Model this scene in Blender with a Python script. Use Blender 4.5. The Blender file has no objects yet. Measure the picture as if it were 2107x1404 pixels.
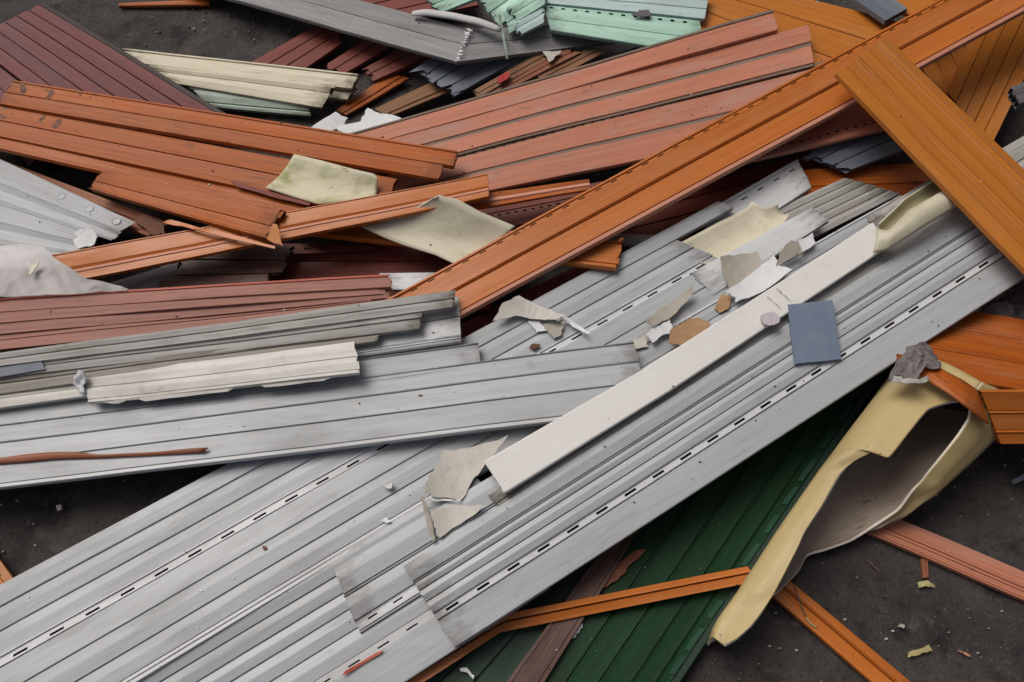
import bpy, bmesh, math, random
from mathutils import Vector, noise
R = math.radians
rnd = random.Random(7)
sc = bpy.context.scene
col = sc.collection

# ------------------------------------------------------------------ camera, sky, sun, exposure
W, H = 2107.0, 1404.0
F = 1640.0                                     # focal length in photo pixels
CAM = Vector((0, 0, 1.55)); PITCH = R(60)
cd = bpy.data.cameras.new('camera'); cam = bpy.data.objects.new('camera', cd); col.objects.link(cam)
cd.sensor_width = 36; cd.lens = F / W * 36; cd.clip_start = .02; cd.clip_end = 200
cam.location = CAM; cam.rotation_euler = (R(90) - PITCH, 0, 0)
sc.camera = cam

SUN = Vector((-.62, .45, 1.25)).normalized()
el, az = math.asin(SUN.z), math.atan2(SUN.x, SUN.y)
wd = bpy.data.worlds.new('World'); sc.world = wd; wd.use_nodes = True
nt = wd.node_tree
sky = nt.nodes.new('ShaderNodeTexSky'); sky.sky_type = 'NISHITA'; sky.sun_disc = False
sky.sun_elevation = el; sky.sun_rotation = az
sky.dust_density = 8; sky.air_density = .45; sky.ozone_density = 0
nt.links.new(sky.outputs[0], nt.nodes['Background'].inputs[0])
nt.nodes['Background'].inputs[1].default_value = .078
sl = bpy.data.lights.new('sun', 'SUN'); so = bpy.data.objects.new('sun', sl); col.objects.link(so)
sl.energy = 1.55; sl.angle = R(38); sl.color = (1, .97, .935)
so.rotation_euler = SUN.to_track_quat('Z', 'Y').to_euler()
sc.view_settings.view_transform = 'Standard'; sc.view_settings.look = 'None'
sc.view_settings.exposure = -0.12; sc.view_settings.gamma = 1; sc.view_settings.use_curve_mapping = False

# ------------------------------------------------------------------ photo pixel + height -> point in the yard
def ray(x, y):
    a, b = (x - W / 2) / F, (H / 2 - y) / F
    s, c = math.sin(PITCH), math.cos(PITCH)
    return Vector((a, c + b * s, -s + b * c))
def P(x, y, zcm):
    d = ray(x, y); return CAM + d * ((zcm / 100 - CAM.z) / d.z)
def pt(p, dz=0):
    if isinstance(p, Vector): return p.copy()
    return P(p[0], p[1], p[2] + dz)
REG = {}
def on(key, x, y, dz=.4):
    """point of panel `key` seen at pixel x,y, lifted dz cm off its face"""
    q, n = REG[key]; d = ray(x, y)
    q2 = q + n * (dz / 100)
    return CAM + d * ((q2 - CAM).dot(n) / d.dot(n))

# ------------------------------------------------------------------ materials
MATS = {}
def mat(name): return MATS[name]
def pvc(name, c1, c2, dust=(.3, .28, .26), dust_amt=.3, rough=.5, grain=60., specks=.2, dirt=(.08, .07, .06), dirt_amt=.15, bump=.05, patch=(2.2, 9.), enddirt=0., spec=.28, transl=0, alpha=1.):
    m = bpy.data.materials.new(name); m.use_nodes = True; MATS[name] = m
    t = m.node_tree; N = t.nodes; L = t.links; b = N['Principled BSDF']
    def n(tp, **k):
        o = N.new(tp)
        for a, v in k.items(): setattr(o, a, v)
        return o
    uv = n('ShaderNodeUVMap')
    def noise_(sx, sy, sc_, det, lo, hi, off=0):
        mp = n('ShaderNodeMapping'); mp.inputs['Scale'].default_value = (sx, sy, 1); mp.inputs['Location'].default_value = (off, off * .7, 0)
        L.new(uv.outputs[0], mp.inputs[0])
        z = n('ShaderNodeTexNoise'); z.inputs['Scale'].default_value = sc_; z.inputs['Detail'].default_value = det; z.inputs['Roughness'].default_value = .6
        L.new(mp.outputs[0], z.inputs['Vector'])
        r = n('ShaderNodeMapRange'); r.inputs[1].default_value = lo; r.inputs[2].default_value = hi; r.interpolation_type = 'SMOOTHSTEP'
        L.new(z.outputs['Fac'], r.inputs[0]); return r.outputs[0]
    def mix(a, bb, f, amt=1.):
        x = n('ShaderNodeMix', data_type='RGBA')
        if amt != 1.:
            mm = n('ShaderNodeMath', operation='MULTIPLY'); mm.inputs[1].default_value = amt; L.new(f, mm.inputs[0]); f = mm.outputs[0]
        L.new(f, x.inputs[0])
        for s, v in ((6, a), (7, bb)):
            if isinstance(v, tuple): x.inputs[s].default_value = (*v, 1)
            else: L.new(v, x.inputs[s])
        return x.outputs[2]
    st = noise_(1.6, grain, 1.6, 5, .36, .64)
    c = mix(c1, c2, st)
    pa = noise_(patch[0], patch[1], 1.5, 7, .46, .72, 3.1)
    c = mix(c, dust, pa, dust_amt)
    st2 = noise_(1.1, grain * .55, 2.2, 6, .56, .74, 8.3)
    c = mix(c, dirt, st2, dirt_amt)
    iso = grain < 25
    fs = noise_(5, grain * 4.5, 1.8, 4, .35, .68, 6.6) if not iso else noise_(26, 30, 1.8, 6, .35, .68, 6.6)
    c = mix(c, c2, fs, .35)
    sc1 = noise_(3.5, 420, 1.3, 2, .69, .73, 9.1) if not iso else noise_(30, 190, 1.3, 2, .72, .75, 9.1)
    c = mix(c, tuple(min(.75, v * 1.35 + .05) for v in c1), sc1, .35)
    gm = n('ShaderNodeMath', operation='MULTIPLY')
    L.new(noise_(5, 60, 2.2, 12, .46, .70, 13.3) if not iso else noise_(17, 21, 2.2, 12, .5, .74, 13.3), gm.inputs[0]); L.new(noise_(2.6, 5, 1.3, 4, .42, .62, 21.), gm.inputs[1])
    c = mix(c, dirt, gm.outputs[0], min(.9, dirt_amt * 1.5))
    dk = noise_(2.4, 330, 1.25, 2, .70, .735, 15.5) if not iso else noise_(22, 160, 1.25, 2, .74, .76, 15.5)
    c = mix(c, dirt, dk, min(.8, dirt_amt * 1.7))
    sm = noise_(9, 17, 2.0, 8, .62, .72, 5.2)
    c = mix(c, dirt, sm, dirt_amt * 1.5)
    sp = noise_(60, 60, 2.6, 2, .735, .76, 1.7)
    c = mix(c, dirt, sp, min(1, specks * 2.2))
    sp2 = noise_(75, 75, 2.4, 2, .745, .765, 11.7)
    c = mix(c, (.62, .6, .55), sp2, specks)
    if enddirt:
        sep = n('ShaderNodeSeparateXYZ'); u2 = n('ShaderNodeUVMap', uv_map='End'); L.new(u2.outputs[0], sep.inputs[0])
        ad = n('ShaderNodeMath', operation='MULTIPLY_ADD'); L.new(noise_(14, 30, 2., 6, .3, .75, 2.2), ad.inputs[0]); ad.inputs[1].default_value = -.055; L.new(sep.outputs[0], ad.inputs[2])
        r = n('ShaderNodeMapRange'); r.inputs[1].default_value = .03; r.inputs[2].default_value = -.035; L.new(ad.outputs[0], r.inputs[0])
        c = mix(c, dirt, r.outputs[0], enddirt)
    oi = n('ShaderNodeObjectInfo'); hs = n('ShaderNodeHueSaturation')
    rr = n('ShaderNodeMapRange'); rr.inputs[3].default_value = .9; rr.inputs[4].default_value = 1.08
    L.new(oi.outputs['Random'], rr.inputs[0]); L.new(rr.outputs[0], hs.inputs['Value']); L.new(c, hs.inputs['Color'])
    L.new(hs.outputs[0], b.inputs['Base Color'])
    rg = n('ShaderNodeMapRange'); rg.inputs[3].default_value = rough; rg.inputs[4].default_value = min(1, rough + .3); L.new(pa, rg.inputs[0]); L.new(rg.outputs[0], b.inputs['Roughness'])
    b.inputs['Specular IOR Level'].default_value = spec
    if bump:
        bp = n('ShaderNodeBump'); bp.inputs['Strength'].default_value = bump * 4; bp.inputs['Distance'].default_value = .001
        L.new(noise_(6, 40, 3, 6, .2, .8, 4), bp.inputs['Height']); L.new(bp.outputs[0], b.inputs['Normal'])
    if alpha < 1: b.inputs['Alpha'].default_value = alpha
    if transl:
        b.inputs['Transmission Weight'].default_value = transl; b.inputs['IOR'].default_value = 1.2
    return m

GREYD = (.13, .12, .11)
pvc('grey', (.415, .45, .475), (.375, .405, .422), dust=(.34, .34, .325), dust_amt=.5, rough=.36, grain=45, specks=.35, dirt=(.14, .13, .12), dirt_amt=.19, enddirt=.7, spec=.45)
pvc('grey_dirty', (.43, .43, .41), (.33, .33, .315), dust=(.27, .245, .215), dust_amt=.75, rough=.55, grain=55, specks=.35, dirt=(.1, .09, .075), dirt_amt=.34, enddirt=.8)
pvc('grey_light', (.58, .61, .63), (.54, .565, .58), dust=(.45, .445, .42), dust_amt=.35, rough=.38, grain=40, specks=.3, dirt=GREYD, dirt_amt=.12, enddirt=.7, spec=.4)
pvc('grey_brown', (.31, .295, .265), (.22, .205, .18), dust=(.38, .36, .33), dust_amt=.6, rough=.6, grain=60, specks=.3, dirt=(.1, .085, .07), dirt_amt=.3)
pvc('grey_dark', (.29, .295, .30), (.245, .25, .255), dust=(.2, .19, .18), dust_amt=.5, rough=.5, grain=30, specks=.4, dirt=(.08, .05, .035), dirt_amt=.35)
pvc('grey_black', (.11, .11, .115), (.08, .08, .085), dust=(.2, .19, .18), dust_amt=.5, rough=.6, grain=30)
pvc('white_rail', (.80, .805, .785), (.77, .775, .75), dust=(.68, .66, .62), dust_amt=.35, rough=.38, grain=8, specks=.4, dirt=(.34, .30, .26), dirt_amt=.1)
pvc('white_dirty', (.66, .66, .62), (.55, .545, .51), dust=(.36, .33, .29), dust_amt=.6, rough=.5, grain=22, specks=.3, dirt=(.16, .14, .12), dirt_amt=.3)
pvc('orange', (.53, .168, .028), (.45, .13, .021), dust=(.46, .19, .07), dust_amt=.3, rough=.32, grain=90, specks=.22, dirt=(.18, .055, .02), dirt_amt=.22, spec=.38)
pvc('orange_red', (.42, .112, .014), (.33, .077, .012), dust=(.40, .185, .095), dust_amt=.55, rough=.33, grain=90, specks=.35, dirt=(.11, .035, .011), dirt_amt=.38, enddirt=.5, spec=.25)
pvc('orange_faded', (.30, .115, .06), (.23, .08, .042), dust=(.33, .21, .16), dust_amt=.5, rough=.5, grain=80, dirt=(.09, .04, .025), dirt_amt=.3)
pvc('orange_pale', (.56, .26, .18), (.50, .22, .14), dust=(.5, .33, .27), dust_amt=.4, rough=.5, grain=60, specks=.15)
pvc('ochre', (.47, .168, .024), (.40, .135, .020), dust=(.43, .19, .07), dust_amt=.4, rough=.36, grain=70, specks=.25, dirt=(.19, .065, .018), dirt_amt=.24, spec=.3)
pvc('salmon', (.50, .205, .125), (.43, .165, .10), dust=(.42, .285, .245), dust_amt=.85, rough=.5, grain=70, specks=.4, dirt=(.21, .12, .09), dirt_amt=.36)
pvc('salmon_red', (.47, .10, .06), (.42, .09, .05), dust=(.42, .2, .15), dust_amt=.4, rough=.45, grain=50)
pvc('salmon_dull', (.37, .18, .14), (.29, .135, .105), dust=(.31, .235, .205), dust_amt=.65, rough=.6, grain=75, dirt=(.11, .06, .045), dirt_amt=.35)
pvc('burgundy', (.17, .05, .048), (.13, .038, .039), dust=(.20, .13, .132), dust_amt=.7, rough=.5, grain=55, specks=.35, dirt=(.06, .022, .02), dirt_amt=.35)
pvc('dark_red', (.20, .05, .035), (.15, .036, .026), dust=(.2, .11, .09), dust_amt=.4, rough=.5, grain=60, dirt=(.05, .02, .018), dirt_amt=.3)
pvc('brown', (.115, .058, .045), (.085, .042, .034), dust=(.19, .145, .13), dust_amt=.8, rough=.4, grain=30, dirt=(.05, .02, .016), dirt_amt=.6, patch=(5, 14))
pvc('brown_wood', (.27, .14, .075), (.2, .1, .05), dust=(.28, .2, .14), dust_amt=.4, rough=.6, grain=90, dirt=(.07, .035, .02), dirt_amt=.4)
pvc('green', (.0065, .045, .013), (.0045, .031, .009), dust=(.014, .045, .022), dust_amt=.35, rough=.4, grain=60, specks=.6, dirt=(.003, .01, .006), dirt_amt=.4, spec=.2)
pvc('green_pale', (.018, .078, .042), (.012, .055, .03), dust=(.035, .08, .055), dust_amt=.4, rough=.5, grain=40, spec=.2)
pvc('green_grey', (.03, .06, .042), (.02, .04, .028), dust=(.06, .08, .06), dust_amt=.5, rough=.55, grain=40, specks=.4, spec=.2)
pvc('mint', (.44, .70, .58), (.38, .62, .51), dust=(.30, .42, .36), dust_amt=.4, rough=.45, grain=35, specks=.2, dirt=(.1, .13, .1), dirt_amt=.3, enddirt=.6)
pvc('mint_pale', (.50, .64, .63), (.43, .57, .57), dust=(.33, .4, .4), dust_amt=.4, rough=.45, grain=35, dirt=(.1, .12, .1), dirt_amt=.25)
pvc('mint_grey', (.42, .52, .45), (.34, .43, .37), dust=(.26, .3, .25), dust_amt=.5, rough=.5, grain=35, dirt=(.1, .09, .06), dirt_amt=.35, enddirt=.8)
pvc('cream', (.68, .645, .50), (.62, .585, .45), dust=(.46, .41, .28), dust_amt=.45, rough=.5, grain=30, specks=.4, dirt=(.12, .09, .05), dirt_amt=.35, enddirt=.85)
pvc('cream_shell', (.62, .595, .46), (.57, .545, .42), dust=(.38, .365, .24), dust_amt=.7, rough=.42, grain=9, specks=.5, dirt=(.16, .15, .09), dirt_amt=.38, patch=(7, 8))
pvc('cream_mossy', (.62, .60, .44), (.57, .54, .38), dust=(.26, .28, .09), dust_amt=.95, rough=.5, grain=14, specks=.45, dirt=(.15, .17, .06), dirt_amt=.6, patch=(10, 11))
pvc('cream_olive', (.36, .34, .19), (.30, .28, .155), dust=(.22, .19, .1), dust_amt=.7, rough=.5, grain=9, specks=.4, dirt=(.06, .045, .025), dirt_amt=.5)
pvc('pipe_yellow', (.47, .375, .18), (.44, .35, .165), dust=(.41, .34, .21), dust_amt=.5, rough=.4, grain=6, specks=.4, dirt=(.19, .13, .06), dirt_amt=.25, patch=(3, 5), spec=.3)
pvc('pipe_inside', (.33, .275, .225), (.30, .25, .2), dust=(.23, .18, .145), dust_amt=.5, rough=.7, grain=5, specks=.6, dirt=(.07, .05, .04), dirt_amt=.35, patch=(5, 5), spec=.2)
pvc('pipe_rim', (.72, .69, .6), (.66, .62, .54), dust_amt=.2, rough=.5, grain=20, specks=.1, dirt_amt=.1)
pvc('slate', (.15, .175, .215), (.12, .145, .18), dust=(.26, .28, .3), dust_amt=.5, rough=.5, grain=25, specks=.3)
pvc('slate_blue', (.165, .215, .30), (.15, .195, .275), dust=(.22, .26, .32), dust_amt=.5, rough=.5, grain=4, specks=.3, dirt=(.11, .125, .15), dirt_amt=.2, patch=(14, 14))
pvc('navy', (.02, .028, .11), (.015, .02, .08), rough=.4, dust_amt=.2)
pvc('shard_grey', (.53, .52, .47), (.49, .48, .435), dust=(.4, .37, .31), dust_amt=.55, rough=.5, grain=7, specks=.3, dirt=(.2, .17, .13), dirt_amt=.3, patch=(12, 12))
pvc('shard_beige', (.40, .375, .325), (.36, .335, .29), dust=(.3, .27, .22), dust_amt=.4, rough=.55, grain=7, specks=.2, patch=(12, 12))
pvc('shard_white', (.66, .69, .71), (.62, .65, .67), dust=(.5, .5, .48), dust_amt=.4, rough=.4, grain=7, specks=.2, patch=(10, 10))
pvc('card', (.40, .26, .15), (.34, .21, .115), dust=(.45, .33, .21), dust_amt=.4, rough=.85, grain=20, specks=.2, patch=(12, 12), spec=.1)
pvc('dust', (.23, .18, .145), (.17, .135, .11), dust=(.36, .19, .13), dust_amt=.6, rough=.8, grain=30, specks=.2, dirt=(.1, .07, .055), dirt_amt=.4, spec=.1)
pvc('dust_dark', (.09, .075, .07), (.06, .05, .048), dust=(.19, .15, .14), dust_amt=.5, rough=.8, grain=30)
pvc('film', (.74, .725, .715), (.68, .66, .65), dust=(.60, .545, .53), dust_amt=.5, rough=.3, grain=6, specks=.4, dirt=(.4, .35, .34), dirt_amt=.3, patch=(9, 9), alpha=.46)
pvc('rag', (.20, .185, .185), (.11, .10, .105), dust=(.3, .28, .27), dust_amt=.6, rough=.6, grain=30, specks=.2, dirt=(.05, .045, .045), dirt_amt=.5, patch=(20, 30))
pvc('rag_pale', (.55, .54, .5), (.45, .44, .41), dust=(.3, .28, .26), dust_amt=.5, rough=.6, grain=20)
pvc('foam', (.60, .61, .61), (.54, .55, .55), dust=(.45, .44, .43), dust_amt=.4, rough=.7, grain=12)
pvc('orange_stain', (.15, .042, .012), (.10, .03, .01), dust=(.2, .07, .02), dust_amt=.5, rough=.35, grain=40, specks=.1)
pvc('lilac', (.52, .48, .53), (.46, .42, .47), dust_amt=.2, rough=.6, grain=9, specks=.2)
pvc('red', (.40, .03, .03), (.33, .025, .025), rough=.4, dust_amt=.2)
pvc('leaf', (.50, .45, .22), (.40, .35, .16), dust=(.35, .3, .15), dust_amt=.5, rough=.7, grain=30)
pvc('rust', (.16, .075, .045), (.1, .05, .035), dust=(.22, .13, .09), dust_amt=.5, rough=.8, grain=20)
pvc('twig', (.14, .11, .08), (.1, .08, .06), rough=.8)
hol = bpy.data.materials.new('slot_shade_paint'); hol.use_nodes = True; MATS['hollow'] = hol  # near-black colour painted in as the shade inside slots and end cells
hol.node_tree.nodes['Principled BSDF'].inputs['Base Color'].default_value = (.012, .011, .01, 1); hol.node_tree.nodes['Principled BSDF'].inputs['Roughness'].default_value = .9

# ------------------------------------------------------------------ object helpers
def tag(o, label, cat, group=None, kind=None):
    o['label'] = label
    if cat: o['category'] = cat
    if group: o['group'] = group
    if kind: o['kind'] = kind
    return o
def empty(name, loc):
    o = bpy.data.objects.new(name, None); o.empty_display_size = .05; o.location = loc; col.objects.link(o); return o
def mesh_obj(name, verts, faces, mats, parent=None, fm=None, uvs=None, ends=None, smooth=False, origin=None, recalc=True):
    """verts are world points; the object's origin is its parent's or `origin`"""
    o0 = parent.location if parent else (origin if origin is not None else Vector((0, 0, 0)))
    me = bpy.data.meshes.new(name)
    me.from_pydata([v - o0 for v in verts], [], faces)
    for m in mats: me.materials.append(mat(m))
    if fm: me.polygons.foreach_set('material_index', fm)
    uvl = me.uv_layers.new(name='UVMap')
    if uvs:
        for lp in me.loops: uvl.data[lp.index].uv = uvs[lp.vertex_index]
    if ends:
        e = me.uv_layers.new(name='End')
        for lp in me.loops: e.data[lp.index].uv = (ends[lp.vertex_index], 0)
    if recalc:
        bm = bmesh.new(); bm.from_mesh(me); bmesh.ops.recalc_face_normals(bm, faces=bm.faces); bm.to_mesh(me); bm.free()
    if smooth: me.polygons.foreach_set('use_smooth', [True] * len(me.polygons))
    o = bpy.data.objects.new(name, me); col.objects.link(o)
    if parent: o.parent = parent
    else: o.location = o0
    return o

PROF = {  # top profile of a strip: (across 0..1, height mm)
    's': [(0, -1.5), (.015, -.8), (.40, 1.2), (.46, 1.3), (.985, -1.0), (1, -1.7)],
    'p': [(0, -1.6), (.018, -.1), (.3, -.35), (.7, -.35), (.982, 0), (1, -1.6)],
    'v': [(0, -2.5), (.04, -.8), (.5, 1.4), (.96, -.8), (1, -2.5)],
    'f': [(0, -1.4), (.03, 0), (.97, 0), (1, -1.4)],
    'b': [(0, -3), (.18, .6), (.5, 1.8), (.82, .6), (1, -3)],
    'g': [(0, -5), (1, -5)],
    'd': [(0, -2.6), (.5, -3.2), (1, -2.4)],
    'l': [(0, -2), (.15, 1.4), (.85, 1.4), (1, -1.5)],
    't': [(0, -.8), (.08, -1), (.92, -5), (1, -5)],
    'u': [(0, -5), (.08, -5), (.92, -1), (1, -.8)],
    'w': [(0, -5), (.5, -5), (1, -5)],
    'h': None}
PNAME = {'s': 'slat', 'p': 'slat', 'v': 'slat', 'f': 'slat', 'b': 'bead', 'g': 'groove', 'd': 'dusty_groove', 'l': 'lip', 't': 'step', 'u': 'step', 'w': 'valley', 'h': 'nail_hem'}

def panel(key, name, label, cat, st, prof, m, th=1.0, slot=None, ends={}, cells=True, wob=1.7, jag=0., group=None, hm=None, div=10, thin=False):
    """an extruded siding panel through stations [(left point, right point), ...]; each strip of its section is a part"""
    SS = []
    for l, r in st:
        if not isinstance(l, Vector):
            if len(r) == 2: r = (r[0], r[1], l[2])
        SS.append((pt(l), pt(r)))
    Ls = [0.]
    for i in range(1, len(SS)): Ls.append(Ls[-1] + ((SS[i][0] + SS[i][1]) / 2 - (SS[i - 1][0] + SS[i - 1][1]) / 2).length)
    LEN = Ls[-1]; WID = (SS[0][0] - SS[0][1]).length
    ph = [rnd.uniform(0, 6.28) for _ in range(4)]; uo, vo = rnd.uniform(0, 40), rnd.uniform(0, 40)
    def S(s, t):
        x = s * LEN; i = 0
        while i < len(SS) - 2 and x > Ls[i + 1]: i += 1
        f = (x - Ls[i]) / (Ls[i + 1] - Ls[i])
        A = SS[i][0].lerp(SS[i + 1][0], f); B = SS[i][1].lerp(SS[i + 1][1], f)
        u = (SS[i + 1][0] + SS[i + 1][1] - SS[i][0] - SS[i][1]).normalized(); n = u.cross(B - A).normalized()
        if n.z < 0: n = -n
        w = wob / 1000 * (math.sin(x * 5.2 + ph[0]) + .6 * math.sin(x * 11 + ph[1] + t * 2) + .25 * math.sin(x * 31 + ph[2]))
        sd = (B - A).normalized() * (wob / 1600 * math.sin(x * 4.1 + ph[3]))
        return A.lerp(B, t) + n * w + sd, n, u
    p0, n0, _ = S(.5, .5)
    n_avg = (SS[-1][0] - SS[0][0]).cross(SS[0][1] - SS[0][0]).normalized()
    if n_avg.z < 0: n_avg = -n_avg
    REG[key] = (SS[0][0], n_avg)
    loc = p0.copy(); loc.z = min(min(a.z, b.z) for a, b in SS) - th / 100
    root = empty(name, loc); tag(root, label, cat, group)
    items = []
    for tok in prof.split():
        mm = m
        if ':' in tok: tok, mm = tok.split(':')
        kd, w = tok[0], float(tok[1:])
        if kd == 's' and not m.startswith(('grey', 'white', 'cream', 'mint')): kd = 'p'
        if kd == 'g': w *= .65
        if m == 'grey' and mm == m and kd in 'hl': mm = 'grey_light'
        items.append((kd, w, mm))
    # lengths that run out of the picture go on for a while beyond it and end square
    def off(p): return not isinstance(p, Vector) and not (0 < p[0] < W and 0 < p[1] < H)
    ext = []
    for (l, r), (A0, B0), (A1, B1) in ((st[0], SS[0], SS[1]), (st[-1], SS[-1], SS[-2])):
        u = (A0 + B0 - A1 - B1).normalized(); e = rnd.uniform(.22, .4)
        if off(l) and off(r) and min(A0.z, B0.z) + u.z * e > .02: ext.append((u, e, max(A0.dot(u), B0.dot(u)), A0, B0))
        else: ext.append(None)
    tot = sum(i[1] for i in items); t = 0; gap = .0003 / max(WID, .01)
    for k, (kd, w, mm) in enumerate(items):
        ta, tb = t / tot + gap, (t + w) / tot - gap; t += w
        e0, e1 = ends.get(k, (0, 0))
        tm = (ta + tb) / 2
        e0, e1 = [e if x is None else e + (x[2] + x[1] - x[3].lerp(x[4], tm).dot(x[0])) / LEN for e, x in zip((e0, e1), ext)]
        s0, s1 = -e0, 1 + e1
        pr = PROF[kd]
        if kd == 'h':
            if hm: mm = hm
            sw, pit, sl_, dy = slot if slot else (.0032, .06, .022, .5)
            hw = max((tb - ta) * WID, .001); a, b = dy - sw / hw / 2, dy + sw / hw / 2
            a, b = max(a, .05), min(b, .95)
            pr = [(0, -2.2), (a, -2.2), (b, -2.2), (1, -2.2)]
            br = [(s0, 0)]; x = s0 * LEN + pit * (.3 + .4 * rnd.random())
            while x + sl_ < s1 * LEN - .01:
                br += [(x / LEN, 1), ((x + sl_) / LEN, 0)]; x += pit
            br.append((s1, 0))
        else:
            nseg = max(div, 2) * max(1, len(SS) - 1)
            sv = sorted(set([s0 + (s1 - s0) * i / nseg for i in range(nseg + 1)] + [Ls[i] / LEN for i in range(1, len(SS) - 1)]))
            br = [(s, 0) for s in sv]
        V, Fa, FM, UV, EN = [], [], [], [], []
        npf = len(pr); thk = th / 100
        if kd in 'tuw': thk += .002
        if kd == 'g': thk = max(thk, .009)
        def add(s, tt, h):
            pos, n, u = S(s, tt); V.append(pos + n * h)
            UV.append((s * LEN + uo, tt * WID + vo)); EN.append(max(0, min(s - s0, s1 - s) * LEN))
            return len(V) - 1
        rings = []
        for i, (s, fl) in enumerate(br):
            ring = []
            for (ta_, hh) in pr:
                ss = s
                if jag and i in (0, len(br) - 1): ss = s + rnd.uniform(-jag, jag) / LEN
                ring.append(add(ss, ta + (tb - ta) * ta_, hh / 1000))
            hb = (lambda q: pr[q][1] / 1000 - .0022) if thin else (lambda q: -thk)
            ring.append(add(s, tb, hb(-1))); ring.append(add(s, ta, hb(0)))
            rings.append(ring)
        nr = npf + 2
        for i in range(len(rings) - 1):
            A, B = rings[i], rings[i + 1]
            for j in range(nr):
                q = (j + 1) % nr
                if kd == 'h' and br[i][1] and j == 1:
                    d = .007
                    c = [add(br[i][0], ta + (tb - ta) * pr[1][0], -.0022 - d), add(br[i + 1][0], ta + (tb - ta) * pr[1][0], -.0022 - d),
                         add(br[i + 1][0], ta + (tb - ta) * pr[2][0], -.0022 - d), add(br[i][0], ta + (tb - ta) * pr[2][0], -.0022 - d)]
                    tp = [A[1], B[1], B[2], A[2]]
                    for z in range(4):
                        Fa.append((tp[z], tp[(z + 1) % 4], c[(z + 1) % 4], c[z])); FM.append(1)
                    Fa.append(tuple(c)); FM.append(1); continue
                Fa.append((A[j], A[q], B[q], B[j])); FM.append(0)
        wd_ = (tb - ta) * WID
        for ring, si, sg in ((rings[0], br[0][0], 1), (rings[-1], br[-1][0], -1)):
            if cells and not thin and kd in 'spvf' and wd_ > .016 and thk >= .006:
                nc = max(2, int(wd_ / .013))
                def top(x):
                    for q in range(npf - 1):
                        if pr[q][0] <= x <= pr[q + 1][0] + 1e-9:
                            f = (x - pr[q][0]) / max(pr[q + 1][0] - pr[q][0], 1e-9)
                            return (pr[q][1] * (1 - f) + pr[q + 1][1] * f) / 1000
                    return pr[-1][1] / 1000
                wl, dp = .0011, .03 / LEN * sg
                for c_ in range(nc):
                    x0, x1 = c_ / nc, (c_ + 1) / nc; iw = wl / wd_
                    jj = rnd.uniform(-jag, jag) / LEN if jag else 0
                    o_ = [add(si + jj, ta + (tb - ta) * x, h) for x, h in ((x0, top(x0)), (x1, top(x1)), (x1, -thk), (x0, -thk))]
                    i_ = [add(si + jj, ta + (tb - ta) * x, h) for x, h in ((x0 + iw, top(x0) - wl), (x1 - iw, top(x1) - wl), (x1 - iw, -thk + wl), (x0 + iw, -thk + wl))]
                    b_ = [add(si + jj + dp, ta + (tb - ta) * x, h) for x, h in ((x0 + iw, top(x0) - wl), (x1 - iw, top(x1) - wl), (x1 - iw, -thk + wl), (x0 + iw, -thk + wl))]
                    for z in range(4):
                        y = (z + 1) % 4
                        Fa.append((o_[z], o_[y], i_[y], i_[z])); Fa.append((i_[z], i_[y], b_[y], b_[z])); FM += [0, 0]
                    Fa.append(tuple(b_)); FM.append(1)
            else:
                Fa.append(tuple(ring)); FM.append(0)
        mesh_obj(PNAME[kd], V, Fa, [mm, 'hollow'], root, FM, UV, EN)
    return root

def ragged(poly, amt, n=3):
    out = []
    for i, p in enumerate(poly):
        q = poly[(i + 1) % len(poly)]; out.append(p)
        d = q - p
        if d.length < .008: continue
        for k in range(1, n + 1):
            a = p.lerp(q, k / (n + 1)); out.append(a + Vector((rnd.uniform(-1, 1), rnd.uniform(-1, 1), rnd.uniform(-.3, .3))) * min(amt, d.length * .08))
    return out
def shard(name, label, cat, pts, m, th=.2, rag=.003, group=None, under=None, parent=None, curl=0.):
    """a flat torn piece: outline points, thickness th cm"""
    poly = ragged([pt(p) for p in pts], rag)
    c = sum(poly, Vector()) / len(poly)
    n = Vector()
    for i in range(len(poly)): n += (poly[i] - c).cross(poly[(i + 1) % len(poly)] - c)
    n.normalize()
    if n.z < 0: n = -n; poly.reverse()
    k = len(poly); o0 = Vector((c.x, c.y, min(p.z for p in poly) - th / 100))
    V = [p.copy() for p in poly] + [p - n * (th / 100) for p in poly]
    Fa = [tuple(range(k)), tuple(range(2 * k - 1, k - 1, -1))] + [(i, k + i, k + (i + 1) % k, (i + 1) % k) for i in range(k)]
    FM = [0, 1 if under else 0] + [2 if under else 0] * k
    ux = (poly[1] - poly[0]).normalized(); uy = n.cross(ux); uo = rnd.uniform(0, 30)
    UV = [((v - c).dot(ux) + uo, (v - c).dot(uy) + uo) for v in V]
    o = mesh_obj(name, V, Fa, [m] + ([under, 'pipe_rim'] if under else []), parent, FM, UV, [1.] * len(V), origin=o0)
    bm = bmesh.new(); bm.from_mesh(o.data); bmesh.ops.triangulate(bm, faces=[f for f in bm.faces if len(f.verts) > 4])
    if curl:
        bmesh.ops.subdivide_edges(bm, edges=[e for e in bm.edges if e.calc_length() > .012], cuts=2)
        bmesh.ops.triangulate(bm, faces=[f for f in bm.faces if len(f.verts) > 4])
        an = rnd.uniform(0, 3.14); dv = ux * math.cos(an) + uy * math.sin(an); cc = c - o0
        for v in bm.verts:
            d = (v.co - cc).dot(dv); w = (v.co - cc).dot(n.cross(dv)); v.co += n * (curl * d * d + .25 * curl * w * w * (1 if curl > 0 else 0))
    bm.to_mesh(o.data); bm.free()
    if not parent: tag(o, label, cat, group)
    return o

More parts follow.
